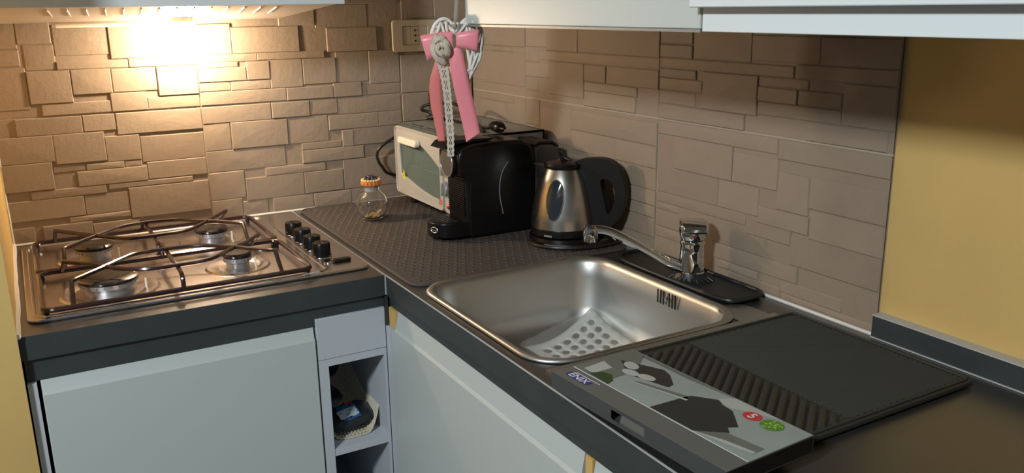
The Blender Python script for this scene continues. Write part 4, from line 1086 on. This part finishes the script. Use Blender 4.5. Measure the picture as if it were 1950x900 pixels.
# bow loops: front and back layers meeting at the outer fold
strip('bow_loop', [(-4, 38), (-30, 36), (-58, 32), (-61, 30), (-57, 31), (-30, 35), (-4, 38)], [(-4, 2), (-28, -3), (-47, -11), (-51, -12), (-46, -11), (-28, -3), (-4, 2)], M_PINK, ht, nfun=lambda t: 15+3*math.sin(math.pi*t)*math.cos(math.pi*t)*2, wav=0.6)
strip('bow_loop', [(2, 34), (20, 38), (40, 41), (44, 41), (40, 40), (20, 37), (2, 34)], [(2, 10), (20, 8), (36, 4), (40, 3), (36, 4), (20, 9), (2, 10)], M_PINK, ht, nfun=lambda t: 15+3*math.sin(math.pi*t)*math.cos(math.pi*t)*2, wav=0.6)
strip('ribbon_tail', [(-34, -6), (-42, -28), (-49, -55), (-49, -88), (-43, -125), (-37, -160)], [(-20, -6), (-27, -28), (-28, -55), (-27, -90), (-25, -125), (-24, -160)], M_SALMON, ht, n0=9, wav=1.5)
strip('ribbon_tail', [(-10, 4), (-10, -25), (-5, -60), (3, -100), (11, -140), (15, -162)], [(9, 14), (16, -12), (22, -45), (29, -80), (37, -120), (41, -145)], M_PINK, ht, n0=13, wav=2.0)
# lace strip with real openings
bm = bmesh.new(); rowsN = 26; pat = []
Lc = catmull([(-36, -8, 0), (-30, -30, 0), (-24, -70, 0), (-22, -110, 0), (-20, -150, 0), (-20, -188, 0)], 8); Rc = catmull([(-18, -8, 0), (-14, -30, 0), (-11, -70, 0), (-9, -110, 0), (-8, -150, 0), (-9, -188, 0)], 8)
V = []
for i, (p, q) in enumerate(zip(Lc, Rc)):
    row = []
    for k in range(8):
        s = k/7; c = p.lerp(q, s); e = 0
        if k == 0: e = -1.3*(i % 2)
        if k == 7: e = 1.3*(i % 2)
        row.append(bm.verts.new(HP(c.x+e, c.y, 12 + 1.5*math.sin(i*0.2))))
    V.append(row)
for i in range(len(V)-1):
    for k in range(7):
        if (k in (2, 4) and i % 2 == 0) or (k == 3 and i % 4 in (1,)): continue
        bm.faces.new((V[i][k], V[i][k+1], V[i+1][k+1], V[i+1][k]))
lc = obj('lace_strip', bm, M_LACE, ht); mm = lc.modifiers.new('thick', 'SOLIDIFY'); mm.thickness = 0.0007
# fabric rose
rz = None
for k in range(11):
    bm = bmesh.new(); t0 = k*0.9; r0 = 4 + 1.5*k; rows = []
    for i in range(9):
        a = t0 + 2.2*i/8
        for_h = []
        for j in range(4):
            rr = r0*(0.72+0.16*j)+rng.uniform(-.9, .9); h = 31 - 0.7*k + (3.4*math.sin(math.pi*i/8))*(1-j/5) - j*1.6
            for_h.append(bm.verts.new(HP(-23 + rr*math.cos(a) - 0.18*rr*math.sin(a), 8 + rr*1.3*math.sin(a), h + 2.2*math.sin(2.3*a+k))))
        rows.append(for_h)
    for A, B in zip(rows, rows[1:]):
        for j in range(3): bm.faces.new((A[j], A[j+1], B[j+1], B[j]))
    o = obj('rose_petal', bm, M_LINEN, ht, smooth=True, angle=80); mm = o.modifiers.new('thick', 'SOLIDIFY'); mm.thickness = 0.0011
bm = bmesh.new(); lathe(bm, [(0.004, 0), (0.013, 0.004), (0.015, 0.009), (0.006, 0.014)], (0, 0, 0), 16)
bmesh.ops.transform(bm, matrix=frame(HP(-23, 10, 15), HR, (0, 0, 1), HN), verts=bm.verts[:]); obj('rose_base', bm, M_LINEN, ht, smooth=True)
strip('rose_fold', [(-42, 2), (-38, -8), (-28, -12)], [(-24, 6), (-22, -2), (-14, -4)], M_LINEN, ht, n0=21, wav=1)
bm = bmesh.new()
for k in range(7):
    a = rng.uniform(0.3, 2.8); tube(bm, catmull([HP(3, 38, 8), HP(3+6*math.cos(a), 42+6*math.sin(a), 12), HP(3+11*math.cos(a), 44+10*math.sin(a), 8)], 3), 0.0013, 5)
obj('twine_knot', bm, M_TAUPE, ht)
# hanging ribbons up to a hook on the cabinet side
HK = Vector((-0.340, -0.6685, 1.62))
for nm, u, m, w in (('hanging_ribbon', -1, M_TAUPE, 9), ('hanging_ribbon', 21, M_PALE, 8)):
    bm = bmesh.new(); rows = []
    for i in range(13):
        t = i/12; c = HP(u+2, 45, 0).lerp(HK + HR*((u-8)/4000), t); ww = w*(1-0.4*t)/2000
        rows.append([bm.verts.new(c - HR*ww + HN*0.001*math.sin(i)), bm.verts.new(c + HN*0.0008), bm.verts.new(c + HR*ww)])
    for A, B in zip(rows, rows[1:]):
        for j in range(2): bm.faces.new((A[j], A[j+1], B[j+1], B[j]))
    o = obj(nm, bm, m, ht, smooth=True); mm = o.modifiers.new('thick', 'SOLIDIFY'); mm.thickness = 0.0005
hk = bmesh.new(); tube(hk, catmull([(-0.338, -0.6745, 1.628), (-0.338, -0.665, 1.627), (-0.338, -0.660, 1.620), (-0.338, -0.664, 1.616)], 4), 0.0016, 8)
obj('hanging_hook', hk, M_CHROME, w1, smooth=True)
bm = bmesh.new(); tube(bm, catmull([HP(20, -66, 3), HP(24, -80, 4), HP(26, -96, 3), HP(25, -112, 4)], 4), 0.0007, 5); obj('loose_thread', bm, M_LACE, ht)

# ------------------------------------------------------------------ things in the niche
bk = thing('woven_placemat', (-0.575, -0.55, 0.5695), 'curled beige woven mat lining the open shelf niche', 'mat')
bm = bmesh.new(); G = {}; NI, NJ = 30, 34
def mat_pt(i, j, nofs=0.0):
    s = i/NI; t = j/NJ
    x = -0.6300 + 0.1065*s; y = -0.604 + 0.20*t
    z = 0.5715 + 0.045*max(0, (s-0.72)/0.28)**1.5 + 0.022*max(0, (0.16-s)/0.16)**1.4 + 0.060*max(0, (t-0.45)/0.55)**1.3*(0.4+0.6*s)
    return Vector((x, y + 0.022*(abs(s-0.5)*2)**3, z+nofs))
for i in range(NI+1):
    for j in range(NJ+1): G[i, j] = bm.verts.new(mat_pt(i, j, 0.0012*((i+j) % 2)))
for i in range(NI):
    for j in range(NJ): bm.faces.new((G[i, j], G[i+1, j], G[i+1, j+1], G[i, j+1]))
o = obj('woven_sheet', bm, M_BASKET, bk, smooth=False); mm = o.modifiers.new('thick', 'SOLIDIFY'); mm.thickness = 0.0015; mm.offset = 1
sb = bmesh.new()
for i in range(1, NI, 2):
    for j in range(1, NJ, 2):
        bmesh.ops.create_icosphere(sb, subdivisions=1, radius=0.0021, matrix=Matrix.Translation(mat_pt(i, j, 0.0030)) @ Matrix.Diagonal((1.2, 1.5, 0.6, 1)))
o = obj('weave_knots', sb, M_BASKET, bk); o['kind'] = 'stuff'
def pouch(name, c, lx, ly, h, rz, m, label, cat, tilt=0.15):
    t = thing(name, c, label, cat)
    bm = bmesh.new(); NU, NV = 18, 14; top, bot = {}, {}
    for i in range(NU+1):
        for j in range(NV+1):
            u, v = -1+2*i/NU, -1+2*j/NV
            pin = 1-0.32*(abs(u)**3) ; th = max(0, (1-u**4)*(1-v**4))**0.6*h
            wr = 0.0014*math.sin(13*u+5*v)*math.cos(11*v)
            for d, sgn in ((top, 1), (bot, -0.55)):
                p = Vector((u*lx, v*ly*pin, sgn*th + wr)); p.z += tilt*p.y + 0.1*p.x
                p.rotate(Matrix.Rotation(rz, 3, 'Z')); d[i, j] = bm.verts.new(Vector(c)+p+Vector((0, 0, h*0.9)))
    for d in (top, bot):
        for i in range(NU):
            for j in range(NV): bm.faces.new((d[i, j], d[i+1, j], d[i+1, j+1], d[i, j+1]))
    bmesh.ops.remove_doubles(bm, verts=bm.verts[:], dist=0.0001)
    obj('pouch', bm, m, t, smooth=True, angle=60)
    def patch(nm, u0, u1, v0, v1, m2, lift):
        bm = bmesh.new(); g = {}
        for i in range(9):
            for j in range(7):
                u, v = u0+(u1-u0)*i/8, v0+(v1-v0)*j/6
                pin = 1-0.32*(abs(u)**3); th = max(0, (1-u**4)*(1-v**4))**0.6*h; wr = 0.0014*math.sin(13*u+5*v)*math.cos(11*v)
                p = Vector((u*lx, v*ly*pin, th+wr+lift)); p.z += tilt*p.y + 0.1*p.x; p.rotate(Matrix.Rotation(rz, 3, 'Z'))
                g[i, j] = bm.verts.new(Vector(c)+p+Vector((0, 0, h*0.9)))
        for i in range(8):
            for j in range(6): bm.faces.new((g[i, j], g[i+1, j], g[i+1, j+1], g[i, j+1]))
        obj(nm, bm, m2, t, smooth=True, angle=80)
    return t, patch
t, patch = pouch('snack_pouch', (-0.580, -0.566, 0.586), 0.046, 0.031, 0.014, 0.10, M_BAG, 'crumpled black snack pouch with a blue, white and red print, front one in the niche', 'pouch', 0.3)
patch('blue_print', -0.45, 0.35, -0.75, 0.75, M_BAGBLUE, 0.0007)
patch('white_print', -0.55, 0.30, -0.60, 0.15, M_BAGWHITE, 0.0013)
patch('red_print', -0.05, 0.30, 0.45, 0.85, M_REDPRINT, 0.0018)
t, patch = pouch('snack_pouch', (-0.600, -0.475, 0.603), 0.026, 0.038, 0.013, 0.3, M_BAG, 'black snack pouch lying in shadow behind the printed one in the niche', 'pouch', 0.2)
patch('faded_print', -0.3, 0.5, -0.5, 0.2, mat('dull_grey_print', (0.06, 0.07, 0.075), 0.4), 0.0009)
